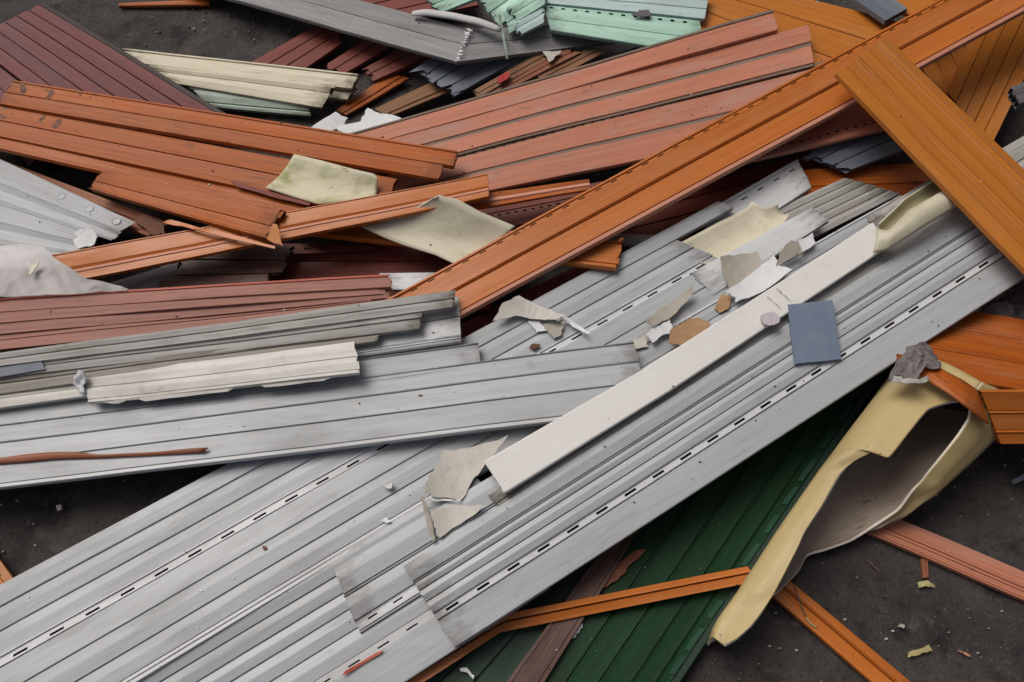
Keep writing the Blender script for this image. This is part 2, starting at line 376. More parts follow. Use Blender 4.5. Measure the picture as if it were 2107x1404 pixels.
def resample(pts, n):
    L = [0.]
    for i in range(1, len(pts)): L.append(L[-1] + (pts[i] - pts[i - 1]).length)
    out = []
    for k in range(n):
        x = L[-1] * k / (n - 1); i = 0
        while i < len(pts) - 2 and x > L[i + 1]: i += 1
        out.append(pts[i].lerp(pts[i + 1], (x - L[i]) / max(L[i + 1] - L[i], 1e-6)))
    return out
def ruled(name, label, cat, A, B, m, inner=None, rim='pipe_rim', n=26, k=10, sag=0., th=.25, crum=0., cfreq=14., group=None, smooth=True, side=1):
    """a curved sheet between edge curves A and B; sag cm hollows it; crumple cm wrinkles it"""
    a, b = resample([pt(p) for p in A], n), resample([pt(p) for p in B], n)
    G = []; seed = rnd.uniform(0, 99)
    for i in range(n):
        row = []
        for j in range(k + 1):
            t = j / k; p = a[i].lerp(b[i], t); p = p + Vector((0, 0, -sag / 100 * math.sin(math.pi * t)))
            if crum:
                q = p * cfreq + Vector((seed, 0, 0))
                p = p + Vector((noise.noise(q), noise.noise(q + Vector((7, 3, 1))), noise.noise(q + Vector((1, 9, 4))) * 1.2)) * (crum / 100)
                p = p + Vector((0, 0, .9 - 2.4 * abs(noise.noise(q * 1.7 + Vector((3, 3, 8)))))) * (crum / 100 * .8)
            row.append(p)
        G.append(row)
    def nor(i, j):
        u = G[min(i + 1, n - 1)][j] - G[max(i - 1, 0)][j]; v = G[i][min(j + 1, k)] - G[i][max(j - 1, 0)]
        q = u.cross(v)
        if q.length < 1e-9: return Vector((0, 0, 1))
        q.normalize(); return q if q.z > 0 else -q
    V, UV = [], []; id0, id1 = {}, {}
    for i in range(n):
        for j in range(k + 1):
            id0[i, j] = len(V); V.append(G[i][j]); UV.append((i / n * (a[0] - a[-1]).length, j / k * (a[n // 2] - b[n // 2]).length))
    for i in range(n):
        for j in range(k + 1):
            id1[i, j] = len(V); V.append(G[i][j] - nor(i, j) * (th / 100)); UV.append(UV[id0[i, j]])
    uo = rnd.uniform(0, 30); UV = [(x + uo, y + uo) for x, y in UV]
    Fa, FM = [], []
    for i in range(n - 1):
        for j in range(k):
            Fa.append((id0[i, j], id0[i, j + 1], id0[i + 1, j + 1], id0[i + 1, j])); FM.append(0)
            Fa.append((id1[i, j], id1[i + 1, j], id1[i + 1, j + 1], id1[i, j + 1])); FM.append(1)
    bd = [(i, 0) for i in range(n)] + [(n - 1, j) for j in range(1, k + 1)] + [(i, k) for i in range(n - 2, -1, -1)] + [(0, j) for j in range(k - 1, 0, -1)]
    for q in range(len(bd)):
        x, y = bd[q], bd[(q + 1) % len(bd)]
        Fa.append((id0[x], id1[x], id1[y], id0[y])); FM.append(2)
    c = sum(V, Vector()) / len(V); c.z = min(v.z for v in V)
    o = mesh_obj(name, V, Fa, [m, inner or m, rim], None, FM, UV, [1.] * len(V), origin=c)
    if smooth:
        o.data.polygons.foreach_set('use_smooth', [f != 2 for f in FM])
    tag(o, label, cat, group); return o

def tube(name, label, cat, pts, rad, m, n=10, group=None, flat=1., seg=20):
    c = resample([pt(p) for p in pts], seg); V, Fa, UV = [], [], []
    for i, p in enumerate(c):
        d = (c[min(i + 1, seg - 1)] - c[max(i - 1, 0)]).normalized(); s = d.cross(Vector((0, 0, 1))).normalized(); u = s.cross(d)
        r = rad / 100 * (rad_taper(i / (seg - 1)))
        for k in range(n):
            a = 2 * math.pi * k / n; V.append(p + s * (math.cos(a) * r) + u * (math.sin(a) * r * flat)); UV.append((i * .01, k * .004))
    for i in range(seg - 1):
        for k in range(n):
            q = (k + 1) % n; Fa.append((i * n + k, i * n + q, (i + 1) * n + q, (i + 1) * n + k))
    Fa.append(tuple(range(n))); Fa.append(tuple(range((seg - 1) * n, seg * n)))
    o0 = c[seg // 2].copy(); o0.z -= rad / 100
    o = mesh_obj(name, V, Fa, [m], None, None, UV, [1.] * len(V), origin=o0, smooth=True)
    tag(o, label, cat, group); return o
def rad_taper(f): return min(1, .75 + 2.2 * min(f, 1 - f))

# ------------------------------------------------------------------ the yard floor
def ground():
    n = 60; V, Fa, UV = [], [], []
    def g(i, n_, a, b):                          # denser near the pile
        f = i / n_ * 2 - 1; return (a + b) / 2 + (b - a) / 2 * (.12 * f + .88 * f ** 5)
    for i in range(n + 1):
        for j in range(n + 1):
            x, y = g(i, n, -30, 30), 1 + g(j, n, -30, 30)
            z = .004 * noise.noise(Vector((x * 3, y * 3, 0))) - .004
            V.append(Vector((x, y, z))); UV.append((x, y))
    for i in range(n):
        for j in range(n):
            a = i * (n + 1) + j; Fa.append((a, a + n + 1, a + n + 2, a + 1))
    m = bpy.data.materials.new('yard_concrete'); m.use_nodes = True; MATS['yard'] = m
    t = m.node_tree; N = t.nodes; L = t.links; b = N['Principled BSDF']
    tc = N.new('ShaderNodeUVMap')
    def nz(s, d, lo, hi):
        z = N.new('ShaderNodeTexNoise'); z.inputs['Scale'].default_value = s; z.inputs['Detail'].default_value = d; z.inputs['Roughness'].default_value = .65
        L.new(tc.outputs[0], z.inputs['Vector']); r = N.new('ShaderNodeMapRange'); r.inputs[1].default_value = lo; r.inputs[2].default_value = hi
        L.new(z.outputs[0], r.inputs[0]); return r.outputs[0]
    def mx(a, bb, f):
        x = N.new('ShaderNodeMix'); x.data_type = 'RGBA'; L.new(f, x.inputs[0])
        for s, v in ((6, a), (7, bb)):
            if isinstance(v, tuple): x.inputs[s].default_value = (*v, 1)
            else: L.new(v, x.inputs[s])
        return x.outputs[2]
    c = mx((.050, .045, .045), (.098, .089, .082), nz(2.3, 10, .4, .62))
    c = mx(c, (.026, .022, .023), nz(9, 10, .48, .66))
    c = mx(c, (.11, .095, .082), nz(22, 9, .58, .72))
    c = mx(c, (.125, .112, .10), nz(38, 6, .6, .78))
    c = mx(c, (.018, .015, .015), nz(85, 6, .55, .72))
    c = mx(c, (.12, .108, .096), nz(330, 4, .62, .78))
    c = mx(c, (.3, .28, .25), nz(230, 2, .70, .74))
    L.new(c, b.inputs['Base Color']); b.inputs['Roughness'].default_value = .8; b.inputs['Specular IOR Level'].default_value = .25
    bp = N.new('ShaderNodeBump'); bp.inputs['Strength'].default_value = .9; bp.inputs['Distance'].default_value = .004
    L.new(nz(160, 10, .25, .75), bp.inputs['Height']); L.new(bp.outputs[0], b.inputs['Normal'])
    o = mesh_obj('ground', V, Fa, ['yard'], None, None, UV); o['kind'] = 'structure'; o['label'] = 'dark stained concrete yard floor under the heap'
ground()

def added_blocker_wall():
    # unseen wall added on the right to block sky light and darken that side
    V = [Vector(p) for p in [(1.62, -2, -.02), (1.95, -2, -.02), (1.95, 6, -.02), (1.62, 6, -.02), (1.62, -2, 2.4), (1.95, -2, 2.4), (1.95, 6, 2.4), (1.62, 6, 2.4)]]
    o = mesh_obj('added_blocker_wall', V, [(0, 1, 2, 3), (4, 5, 6, 7), (0, 1, 5, 4), (1, 2, 6, 5), (2, 3, 7, 6), (3, 0, 4, 7)], ['grey_black'], None, None, [(v.y, v.z) for v in V], [1.] * 8, origin=Vector((1.85, 2, 0)))
    tag(o, 'added unseen wall blocking sky light from the right', 'wall')
added_blocker_wall()

GP = 'siding'
# ------------------------------------------------------------------ upper left: burgundy, cream and dark red boards
panel('burg2', 'siding_board', 'burgundy panel corner at the far left edge under the larger burgundy panel', GP,
      [((-60, 92, 2.5), (-60, 215)), ((150, 250, 6), (60, 340))], 's30 g2 s30 g2 s30', 'burgundy', group='burgundy panels')
for k, (l0, l1, r0, r1, z0, z1, mm, lab) in enumerate([
        ((250, 99), (738, 152), (262, 127), (724, 182), 5.2, 6.6, 'cream', 'cream profile board farthest back in the stack with dirty broken ends'),
        ((300, 124), (733, 180), (305, 150), (714, 206), 3.2, 4.2, 'cream', 'cream board low in the stack, its notched end below the farthest cream board')]):
    panel('cream%d' % k, 'profile_board', lab, 'board', [((*l0, z0), (*r0, z0 - .6)), ((*l1, z1), (*r1, z1 - 1.))],
          'l14 g4 s82', mm, th=1.3, jag=.004, group='cream board stack', wob=.8)
panel('cream2', 'profile_board', 'front cream board of the stack with brown stain and splintered end', 'board',
      [((300, 132, 6.0), (350, 170, 4.4)), ((684, 174, 6.8), (662, 222, 4.6))], 's34 g3 s63', 'cream', th=1.2, jag=.006, group='cream board stack', ends={0: (0, .01)})
panel('creammint', 'profile_board', 'pale mint board lying in front of the cream stack', 'board',
      [((380, 170, 4.3), (430, 219, 2.2)), ((634, 192, 4.9), (638, 239, 2.4))], 's28 g2 s48 b4 s18', 'mint_grey', th=1.4, jag=.004)
panel('burg1', 'siding_board', 'long faded burgundy panel running down from the upper left corner', GP,
      [((88, 4, 4.5), (-66, 81)), ((480, 242, 8.5), (215, 300))], 'l6:dust_dark s14 g1 s15 g2 s15 g1 s15 g2 s15 g1 s15', 'burgundy', jag=.004, group='burgundy panels')
panel('strip1', 'profile_strip', 'short orange strip lying alone on the concrete at the top', 'strip',
      [((244, 7, 1), (244, 14)), ((432, -2, 1.2), (430, 10))], 's60 l40', 'orange_red', th=.6, wob=.4)
panel('dred1', 'siding_board', 'dark red panel on the concrete behind the cream stack', GP,
      [((500, 136, 2.4), (615, 150)), ((688, 28, 3.4), (703, 88))], 's30 g3 s30 g3 s34', 'dark_red', jag=.006)
panel('dred2', 'siding_board', 'dark red panel at the top edge beyond the bent grey panel', GP,
      [((640, 22, 2), (740, 60)), ((950, -60, 5), (985, 10))], 's30 g3 s30 g3 s34', 'dark_red')
panel('maroon1', 'profile_board', 'dark maroon board with broken end in the shade below the bent panel, left one', 'board',
      [((676, 130, 2), (700, 156)), ((800, 50, 4), (850, 70))], 's45 g5 s50', 'dark_red', jag=.012)
panel('maroon2', 'profile_board', 'dark maroon board with broken end in the shade below the bent panel, right one', 'board',
      [((750, 142, 2.5), (775, 165)), ((880, 70, 5), (930, 95))], 's45 g5 s50', 'dark_red', jag=.012)
panel('deb1', 'profile_strip', 'orange strip on the floor right of the cream stack ends', 'strip',
      [((690, 226, 1.4), (712, 236)), ((800, 150, 2), (842, 160))], 's60 b10 s30', 'orange_red', th=.7)
panel('deb2', 'profile_board', 'stained brown orange board on the floor above the salmon panels', 'board',
      [((770, 224, 2.4), (800, 240)), ((930, 148, 3.4), (985, 165))], 's70 b8 s22', 'brown_wood', th=.8)
shard('sheet_scrap', 'smaller torn pale grey scrap between the orange panel and the cream stack', 'scrap',
      [(640, 262, 7), (690, 230, 7), (716, 243, 7), (700, 262, 7.5), (672, 275, 8)], 'shard_white', group='grey scraps')
shard('sheet_scrap', 'larger pale grey scrap with a hooked tip tucked under the salmon panel', 'scrap',
      [(690, 262, 8), (742, 250, 8), (757, 222, 7.4), (770, 229, 7.4), (826, 243, 8), (790, 275, 9), (720, 285, 9)], 'shard_white', group='grey scraps')
panel('bluegrey', 'siding_board', 'pale blue grey panel with a ragged end under the crease of the bent panel', GP,
      [((853, 140, 6.2), (944, 192)), ((975, 66, 8), (1075, 118))], 's24 g2 s24 g2 s24 g2 s22', 'slate', jag=.02, th=.9)
REGZ = 0
for k, (a, b_, c, d, mm, lab) in enumerate([
        ((972, 186, 7.5), (990, 197), (1110, 108, 9), (1130, 120), 'brown_wood', 'weathered brown strip beside the blue grey panel'),
        ((1000, 190, 7.2), (1020, 198), (1160, 104, 9), (1190, 112), 'orange_faded', 'weathered brown orange strip just above the salmon panel edge'),
        ((1100, 155, 7.6), (1128, 168), (1210, 100, 9), (1240, 110), 'brown_wood', 'weathered brown strip next to the navy blue strip')]):
    panel('br%d' % k, 'profile_strip', lab, 'strip', [(a, b_), (c, d)], 's50 g8 s42', mm, th=.7, jag=.01)
panel('navy', 'profile_strip', 'dark navy blue strip showing between the bent panel and the salmon panel', 'strip',
      [((1160, 150, 8.5), (1175, 164)), ((1340, 84, 11), (1370, 100))], 's100', 'navy', th=.7)
shard('plastic_scrap', 'small red plastic scrap on the brown strips', 'scrap', [(1022, 163, 9), (1040, 148, 9), (1050, 152, 9.2), (1046, 160, 9.2), (1028, 172, 9)], 'red')
shard('plastic_scrap', 'small beige triangular scrap on the brown strips', 'scrap', [(1116, 106, 10), (1156, 104, 10), (1130, 128, 10)], 'shard_grey')

bp_ = panel('bent', 'bent_siding_board', 'long grey siding panel bent at a whitened crease at the top', GP,
      [((560, -45, 6), (400, -22, 5.5)), ((966, 58, 13.5), (940, 128, 12)), ((1270, 46, 9), (1270, 86, 8))], 's46 g2 s44 l8', 'grey_dark', wob=1.5)
for k in range(26):
    f = rnd.random(); x, y = 967 - 27 * f + rnd.gauss(0, 2.2), 60 + 67 * f
    w_, a_ = rnd.uniform(2, 11), rnd.gauss(0, .55); dx, dy = w_ * math.cos(a_), w_ * math.sin(a_); z = 13.95 - 1.45 * f
    shard('crease', '', '', [(x - dx, y - dy, z), (x + .8, y - 1.6, z + .25), (x + dx * .7, y + dy * .7, z), (x - .5, y + 1.8, z + .1)], 'shard_white', th=.1, rag=.002, parent=bp_)
for lab, pts in [('small rust brown flake on the bent grey panel, near its top', [(678, 0), (690, 2), (702, 14), (694, 12)]), ('slanted brown stick like scrap on the bent grey panel', [(717, 4), (724, 2), (748, 26), (744, 30)]),
                 ('pair of brown crusts in the middle of the bent grey panel', [(766, 42), (782, 42), (796, 56), (790, 60), (776, 50)]), ('largest brown crust on the bent grey panel left of the crease', [(826, 70), (845, 66), (872, 80), (880, 97), (862, 88), (842, 84)])]:
    shard('rust_scrap', lab, 'scrap', [on('bent', x, y, -.3) for x, y in pts], 'rust', th=.25, rag=.003, group='brown crusts on the bent panel')
tube('foam_strip', 'pale grey foam strip lying along the bent grey panel', 'foam strip', [(849, 28, 13), (880, 26, 14), (930, 33, 15.2), (985, 45, 15.6), (1030, 62, 15)], 1.15, 'foam', flat=.6)

# mint boards at the top
panel('mint1', 'siding_board', 'long mint green panel with slotted hem at the top centre', GP,
      [((1117, 8, 15), (1133, 62, 13.4)), ((1440, 40, 17.4), (1450, 112, 15.8))], 'g3 h18 s34 v45', 'mint', th=1.3, slot=(.0055, .032, .0105, .45), wob=.8)
panel('mint2', 'siding_board', 'pale blue mint panel at the top edge behind the slotted mint panel', GP,
      [((1125, -46, 16), (1112, 6, 15)), ((1460, -20, 18), (1450, 38, 17.4))], 's30 b4 s30 g3 s33', 'mint_pale', th=1.2)
for k, (a, b_, c, d, lab) in enumerate([
        ((872, -6, 13), (912, 25, 12.4), (1000, -50, 15), (1010, -14, 14.4), 'mint board with splintered end left of the others, above the foam strip'),
        ((990, 0, 14.4), (1030, 50, 13.2), (1090, -60, 17), (1110, -12, 16), 'mint board with dark hollow end above the foam strip bend'),
        ((1036, 28, 14.4), (1052, 68, 13.8), (1110, -14, 16), (1118, 26, 15.4), 'narrow mint board end in the middle of the mint bundle'),
        ((1046, 14, 15.8), (1064, 44, 15.2), (1120, -30, 17), (1124, 6, 16.6), 'top mint board of the bundle beside the slotted mint panel'),
        ((1060, 44, 15.2), (1073, 72, 14.2), (1116, 10, 15.8), (1119, 48, 15), 'pale mint board end lowest in the bundle beside the slotted panel')]):
    panel('mb%d' % k, 'profile_board', lab, 'board', [(a, b_), (c, d)], 's46 g4 s50', 'mint' if k != 4 else 'mint_pale', th=1.0, jag=.007, group='mint board bundle')
panel('mstick', 'profile_strip', 'thin pale green strip hanging down from the mint bundle', 'strip', [((1026, 32, 16), (1030, 31, 16)), ((1040, 122, 12.8), (1046, 122, 12.8))], 'f100', 'mint_grey', th=.3, cells=False)
shard('dark_hole_patch', 'dark patch painting the shade of a hole in the slotted mint panel', 'scrap', [on('mint1', *p, 1.0) for p in [(1299, 31), (1315, 21), (1335, 20), (1340, 33), (1322, 35)]], 'grey_black')  # dark sheet laid on the face, painting a hole's darkness

# ------------------------------------------------------------------ upper right: ochre and orange boards under the long plank
panel('ochre1', 'siding_board', 'broad ochre panel at the top behind the salmon panel ends', GP,
      [((1440, -60, 14), (1365, 32)), ((1900, 56, 18), (1790, 214))], 's32 g1.5 s33 g1.5 s32', 'ochre', group='ochre panels')
panel('ochre0', 'siding_board', 'ochre panel at the very top right beyond the slate grey board', GP,
      [((1790, -70, 18), (1740, -20)), ((2010, -20, 20), (1930, 50))], 's48 g2 s50', 'ochre', group='ochre panels')
panel('slatetop', 'profile_board', 'dark slate grey board crossing the ochre panels at the top', 'board',
      [((1690, -50, 18.5), (1770, -50)), ((1822, 43, 20.5), (1868, 18))], 's30 g3 s67', 'slate', th=1.3)
panel('chev2', 'siding_board', 'dark ochre panel behind the ochre plank with boards running down right', GP,
      [((1870, 90, 9), (1990, 40)), ((1965, 260, 10), (2060, 190))], 's24 g2 s24 g2 s24 g2 s22', 'ochre')
panel('chev1', 'siding_board', 'ochre panel of narrow fanned boards at the right edge behind the ochre plank', GP,
      [((2040, 300, 10.5), (1950, 190, 11)), ((2190, -10, 14.5), (2020, 20, 14.5))], 's19 g1.2 s19 g1.2 s19 g1.2 s19 g1.2 s19', 'ochre')
panel('rtube', 'profile_board', 'short dark grey hollow profile at the right edge', 'board', [((2079, 180, 24), (2097, 214)), ((2180, 138, 25), (2190, 176))], 's50 s50', 'grey_black', th=2.0, jag=.004)
panel('slate1', 'siding_board', 'slate blue grey panel with ragged end below the long orange plank', GP,
      [((1659, 318, 13), (1743, 353)), ((1850, 200, 16), (1990, 260))], 's31 g2 s31 g2 s33', 'slate', jag=.014)
panel('oback', 'siding_board', 'dark orange panel low behind the grey panel ends', GP,
      [((1600, 352, 10), (1600, 420)), ((1990, 330, 11), (1990, 420))], 's50 g2 s48', 'orange_red')
panel('dback', 'siding_board', 'dark red panel deep in the shade below the long orange plank', GP,
      [((1180, 440, 7), (1240, 520)), ((1720, 300, 9), (1720, 400))], 's30 g3 s30 g3 s34', 'dark_red')
panel('gdeep', 'profile_board', 'dim grey board deep in the gap under the long plank', 'board', [((1250, 478, 9.2), (1258, 500)), ((1400, 486, 9.2), (1400, 512))], 's70 l30', 'grey_dirty')

# ------------------------------------------------------------------ salmon panels, upper centre
panel('sal3', 'siding_board', 'lowest of the big salmon panels, slotted hem, running under the long orange plank', GP,
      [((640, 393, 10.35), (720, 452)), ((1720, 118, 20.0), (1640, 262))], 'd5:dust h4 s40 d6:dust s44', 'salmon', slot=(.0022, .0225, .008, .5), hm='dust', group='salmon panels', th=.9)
panel('sal2', 'siding_board', 'middle salmon panel of two dusty boards ending beside the ochre panel', GP,
      [((640, 330, 10.6), (640, 396)), ((1664, 49, 20.4), (1674, 133))], 's44 d9:dust s42 d6:dust', 'salmon', group='salmon panels', th=.9, jag=.003)
panel('sal1', 'siding_board', 'uppermost salmon board with a grey dusty upper edge', GP,
      [((640, 297, 10.8), (640, 331)), ((1590, 20, 20.6), (1600, 62))], 'l16:dust s84', 'salmon', group='salmon panels', th=1.2, jag=.003)
panel('sal6', 'siding_board', 'salmon red slotted panel just below the long plank near the slate panel', GP,
      [((1440, 300, 15), (1500, 340)), ((1900, 170, 18.5), (1910, 246))], 's62 h18 l20', 'salmon', slot=(.004, .024, .0095, .5), th=.9)
panel('sal5', 'siding_board', 'dark red slotted panel in the shade left of the long plank', GP,
      [((860, 448, 9), (860, 500)), ((1240, 372, 14), (1300, 420))], 's38 h20 s42', 'dark_red', slot=(.004, .0195, .0085, .5), th=.9)
panel('sal4', 'profile_strip', 'thin orange red strip with a pale lip ending at the long plank', 'strip',
      [((880, 414, 17), (880, 446)), ((1212, 368, 17.6), (1214, 390))], 's34 l33:orange_pale g4 s29', 'orange_red', th=.7)

# ------------------------------------------------------------------ orange panels, left
panel('or4', 'siding_board', 'dull faded brown orange board between the grey sheet and the orange panels', GP,
      [((-40, 312, 5.5), (-40, 350)), ((345, 455, 9), (325, 492))], 's45 b5 s50', 'orange_faded', jag=.006)
shard('rust_scrap', 'rusty brown lump at the broken end of the faded board', 'scrap', [(276, 448, 10.4), (300, 441, 10.5), (338, 462, 10.4), (340, 482, 10), (305, 482, 10)], 'rust', th=1.0, rag=.006)
panel('or3a', 'siding_board', 'single orange board in the third row of the left orange panels', GP,
      [((-60, 267, 11.2), (-60, 294)), ((760, 444, 15), (740, 470))], 's94 g6', 'orange_red', group='left orange panels')
or2_ = panel('or2', 'siding_board', 'second orange panel from the top on the left with scratched boards', GP,
      [((-30, 212, 12), (-62, 268)), ((816, 366, 16), (786, 446))], 'g2 s47 g2 s49', 'orange_red', group='left orange panels', jag=.003, wob=.15)
or1_ = panel('or1', 'siding_board', 'topmost orange panel on the left with water stained left end', GP,
      [((28, 165, 13), (-4, 214)), ((941, 310, 18), (925, 374))], 'l8 s42 g2 s46 g2', 'orange_red', group='left orange panels', ends={3: (0, -.022), 4: (0, -.022)}, jag=.002, wob=.15)
shard('maroon_strip', 'thin dark maroon strip between the left orange boards below the mossy shell', 'strip', [on('or2', *p, .35) for p in [(474, 371), (490, 374), (560, 396), (640, 416), (636, 423), (556, 404), (486, 384)]], 'dark_red', th=.2, rag=.001)
for pts in [[(100, 187), (108, 184), (112, 190), (106, 200), (98, 205), (95, 200)], [(160, 190), (168, 187), (170, 192), (164, 198)], [(80, 250), (88, 228), (95, 228), (93, 240), (84, 254)],
            [(106, 262), (118, 246), (127, 246), (124, 258), (112, 265)], [(0, 236), (10, 218), (22, 222), (14, 242), (2, 248)], [(44, 168), (52, 168), (54, 186), (46, 196), (40, 186)]]:
    shard('stain', '', '', [on('or1' if pts[0][1] < 208 else 'or2', x, y, .02) for x, y in pts], 'orange_stain', th=.01, rag=.0025, parent=or1_ if pts[0][1] < 208 else or2_)
panel('or3b', 'siding_board', 'splintered orange board whose broken end rests on the narrow orange channel', GP,
      [((209, 348, 12.5), (186, 388)), ((582, 432, 17.6), (545, 492))], 's58 g2 s33 l7', 'orange_red', group='left orange panels', jag=.006)
shard('splinter', 'orange splinter torn off below the broken orange board end', 'splinter', [(335, 458, 15), (385, 468, 15.8), (430, 480, 16.4), (565, 512, 17.3), (566, 507, 17.4), (440, 474, 16.5), (350, 452, 15.4)], 'orange', th=.3, rag=.002)
shard('splinter', 'triangular orange splinter on the broken orange board end', 'splinter', [(548, 492, 18.2), (562, 460, 18.6), (570, 462, 18.6), (582, 507, 18)], 'ochre', th=.25, rag=.002)

# ------------------------------------------------------------------ grey sheet and film at the left edge
gsh = panel('gsheet', 'ribbed_sheet', 'pale grey ribbed sheet with torn end at the left edge', 'sheet',
      [((-60, 300, 8), (-60, 560)), ((274, 455, 10.4), (150, 545))], 'f27 t6 w10 u6 f19 t6 w10 u6 f26', 'grey', th=.4, thin=True, ends={4: (0, -.10), 5: (0, -.04), 6: (0, -.02), 7: (0, -.12), 8: (0, -.16)}, jag=.004)
for x, y in [(20, 357), (73, 378), (127, 404), (184, 430), (240, 456), (35, 436), (96, 460)]:
    c_ = on('gsheet', x, y, 0); n_ = REG['gsheet'][1]; e1 = n_.cross(Vector((0, 1, 0))).normalized(); e2 = n_.cross(e1)
    V = [c_ + n_ * h + (e1 * math.cos(a * .5236) + e2 * math.sin(a * .5236)) * r for r, h in ((.0105, -.0012), (.0098, .0009), (.0085, .0002)) for a in range(12)]
    Fa = [(r * 12 + a, r * 12 + (a + 1) % 12, r * 12 + 12 + (a + 1) % 12, r * 12 + 12 + a) for r in (0, 1) for a in range(12)] + [tuple(range(24, 36))]
    mesh_obj('dimple', V, Fa, ['grey'], gsh, None, [(v.x * 3, v.y * 3) for v in V], [1.] * 36)
shard('torn_flap', 'torn grey flap curling up at the ribbed sheet end', 'flap', [(152, 480, 11), (165, 470, 11.6), (192, 473, 12), (200, 488, 11.6), (193, 504, 11), (160, 512, 10.5), (150, 495, 10.6), (160, 488, 10.8)], 'shard_white', th=.2)
panel('gbox', 'profile_board', 'broken grey box profile under the narrow orange channel', 'board', [((160, 600, 5.5), (210, 625)), ((368, 540, 7.6), (376, 575, 6.6))], 's100', 'grey_dark', th=1.4, jag=.008)
# dark boards in the hollow below the channel
panel('dr21', 'siding_board', 'dark red panel in the shaded hollow above the salmon board stack', GP,
      [((380, 500, 4.2), (380, 640)), ((1010, 500, 6), (1010, 640))], 's26 g2 s34 g2 s36', 'dark_red')
panel('dr22', 'siding_board', 'dark red panel in the shade right of the grey board stack', GP,
      [((880, 700, 4.5), (960, 790)), ((1400, 440, 7), (1440, 520))], 's30 g2 s32 g2 s34', 'dark_red')
panel('slotstrip', 'profile_strip', 'dark slotted strip in the hollow beside the brown boards', 'strip', [((580, 502, 6.6), (580, 524)), ((770, 505, 7), (770, 514))], 'h100', 'dark_red', slot=(.005, .036, .014, .5), th=.6)
panel('brn1', 'siding_board', 'dark brown dirty boards with ragged ends under the narrow channel', GP,
      [((330, 492, 6.8), (330, 600)), ((602, 508, 8.2), (560, 586))], 's36 g3 s30 g3 s28', 'brown', ends={2: (0, .02), 4: (0, -.06)}, jag=.006)
panel('nar2', 'profile_board', 'orange board poking out below the long plank onto grey panels', 'board',
      [((620, 438, 10.6), (606, 476)), ((1280, 497, 14.4), (1268, 553))], 'l8 g3 s72 g3 l14', 'orange', jag=.003, th=1.2)
tube('plastic_splinter', 'small upright orange splinter at the end of the poking board', 'splinter', [(1271, 499, 14.4), (1276, 495, 15), (1282, 491, 15.6)], .35, 'orange', seg=6)

# salmon stack at the left edge
for k, (l0, l1, r0, r1, z0, z1, pf, lab) in enumerate([
        ((-40, 692), (762, 604), (-40, 726), (770, 640), 9.6, 13.0, 's40 g3 s57', 'lowest dull salmon board of the left stack touching the grey boards'),
        ((-40, 668), (788, 588), (-40, 694), (800, 613), 10.0, 13.4, 's96 g4', 'third dull salmon board from the top of the left stack'),
        ((-40, 643), (768, 577), (-40, 670), (790, 604), 10.4, 13.8, 's95 g5', 'second dull salmon board of the left stack with a broken end'),
        ((-40, 616), (797, 564), (-40, 646), (804, 590), 10.8, 14.2, 'l20:salmon_red s76 g4', 'top board of the left salmon stack with a bright red upper edge')]):
    panel('st%d' % k, 'profile_board', lab, 'board', [((*l0, z0), r0), ((*l1, z1), r1)], pf, 'salmon_dull', th=.9, jag=.006, group='left salmon stack')
panel('pale1', 'profile_board', 'small pale grey board end between the salmon stack and the long plank', 'board', [((780, 562, 9.6), (790, 596)), ((900, 560, 10), (900, 596))], 's100', 'grey_light', th=.8)

# ------------------------------------------------------------------ yellow pipe, green panels and boards lower right
panel('green2', 'siding_board', 'dull green panel left of the brown board at the bottom', GP,
      [((1180, 1110, 1.6), (1320, 1070)), ((760, 1470, 1.6), (1060, 1480))], 's24 g2 s24 g2 s24 g2 s22', 'green_grey')
green_ = panel('green1', 'siding_board', 'large dark green panel with slotted hem beside the yellow pipe', GP,
      [((1520, 790, 2.6), (1872, 694)), ((1050, 1480, 2.6), (1350, 1480))], 's20 g3.5 s20 g3.5 s20 g3.5 s14 g2 s9 l7:green_grey', 'green', th=1.0, wob=1.0)
for k in range(13):
    f0, f1 = .03 + k * .074, .03 + k * .074 + .046 + .012 * (k % 3 == 1)
    e_ = [(1872 + (1350 - 1872) * f, 694 + (1480 - 694) * f) for f in (f0, f1)]
    shard('clip_tab', '', '', [on('green1', x + d, y + d * .24, h_) for (x, y), d, h_ in ((e_[0], -30, .25), (e_[1], -31, .25), (e_[1], -20, .3), (e_[0], -19, .3))], 'green_pale', th=.15, rag=.0006, parent=green_)
panel('brown1', 'profile_board', 'dark brown stained board lying over the green panels', 'board',
      [((1290, 1060, 4.2), (1345, 1040)), ((1000, 1460, 4), (1085, 1460))], 'f14 s70 f16', 'brown', th=1.0)
shard('splinter', 'long brown splinter lying on the green panel', 'splinter', [on('green1', *p, .8) for p in [(1329, 1129), (1305, 1134), (1270, 1162), (1245, 1190), (1226, 1222), (1250, 1206), (1285, 1180), (1296, 1162), (1318, 1145)]], 'orange_faded', th=.25, rag=.002)
panel('nar3', 'profile_strip', 'long bent orange strip crossing the green panel towards the pipe tip', 'strip',
      [((1539, 1166, 5.4), (1559, 1198, 5)), ((1046, 1262, 5.8), (1030, 1302, 5)), ((790, 1402, 4.6), (815, 1440, 4.2))], 's38 g4 t6 s52', 'orange', th=.9)
panel('orR1', 'siding_board', 'dark orange ribbed panel at the right edge above the yellow pipe', GP,
      [((1820, 610, 12), (1850, 760, 19)), ((2170, 670, 15), (2170, 815, 22))], 's28 b5 s28 b5 s34', 'orange_red', group='right orange panels')
panel('orR2', 'siding_board', 'short orange ribbed panel end at the right edge behind the pipe', GP,
      [((2018, 806, 23.4), (2058, 914, 16)), ((2190, 806, 23), (2210, 912, 15.5))], 's36 b7 s30 b7 s20', 'orange', group='right orange panels', th=1.2)
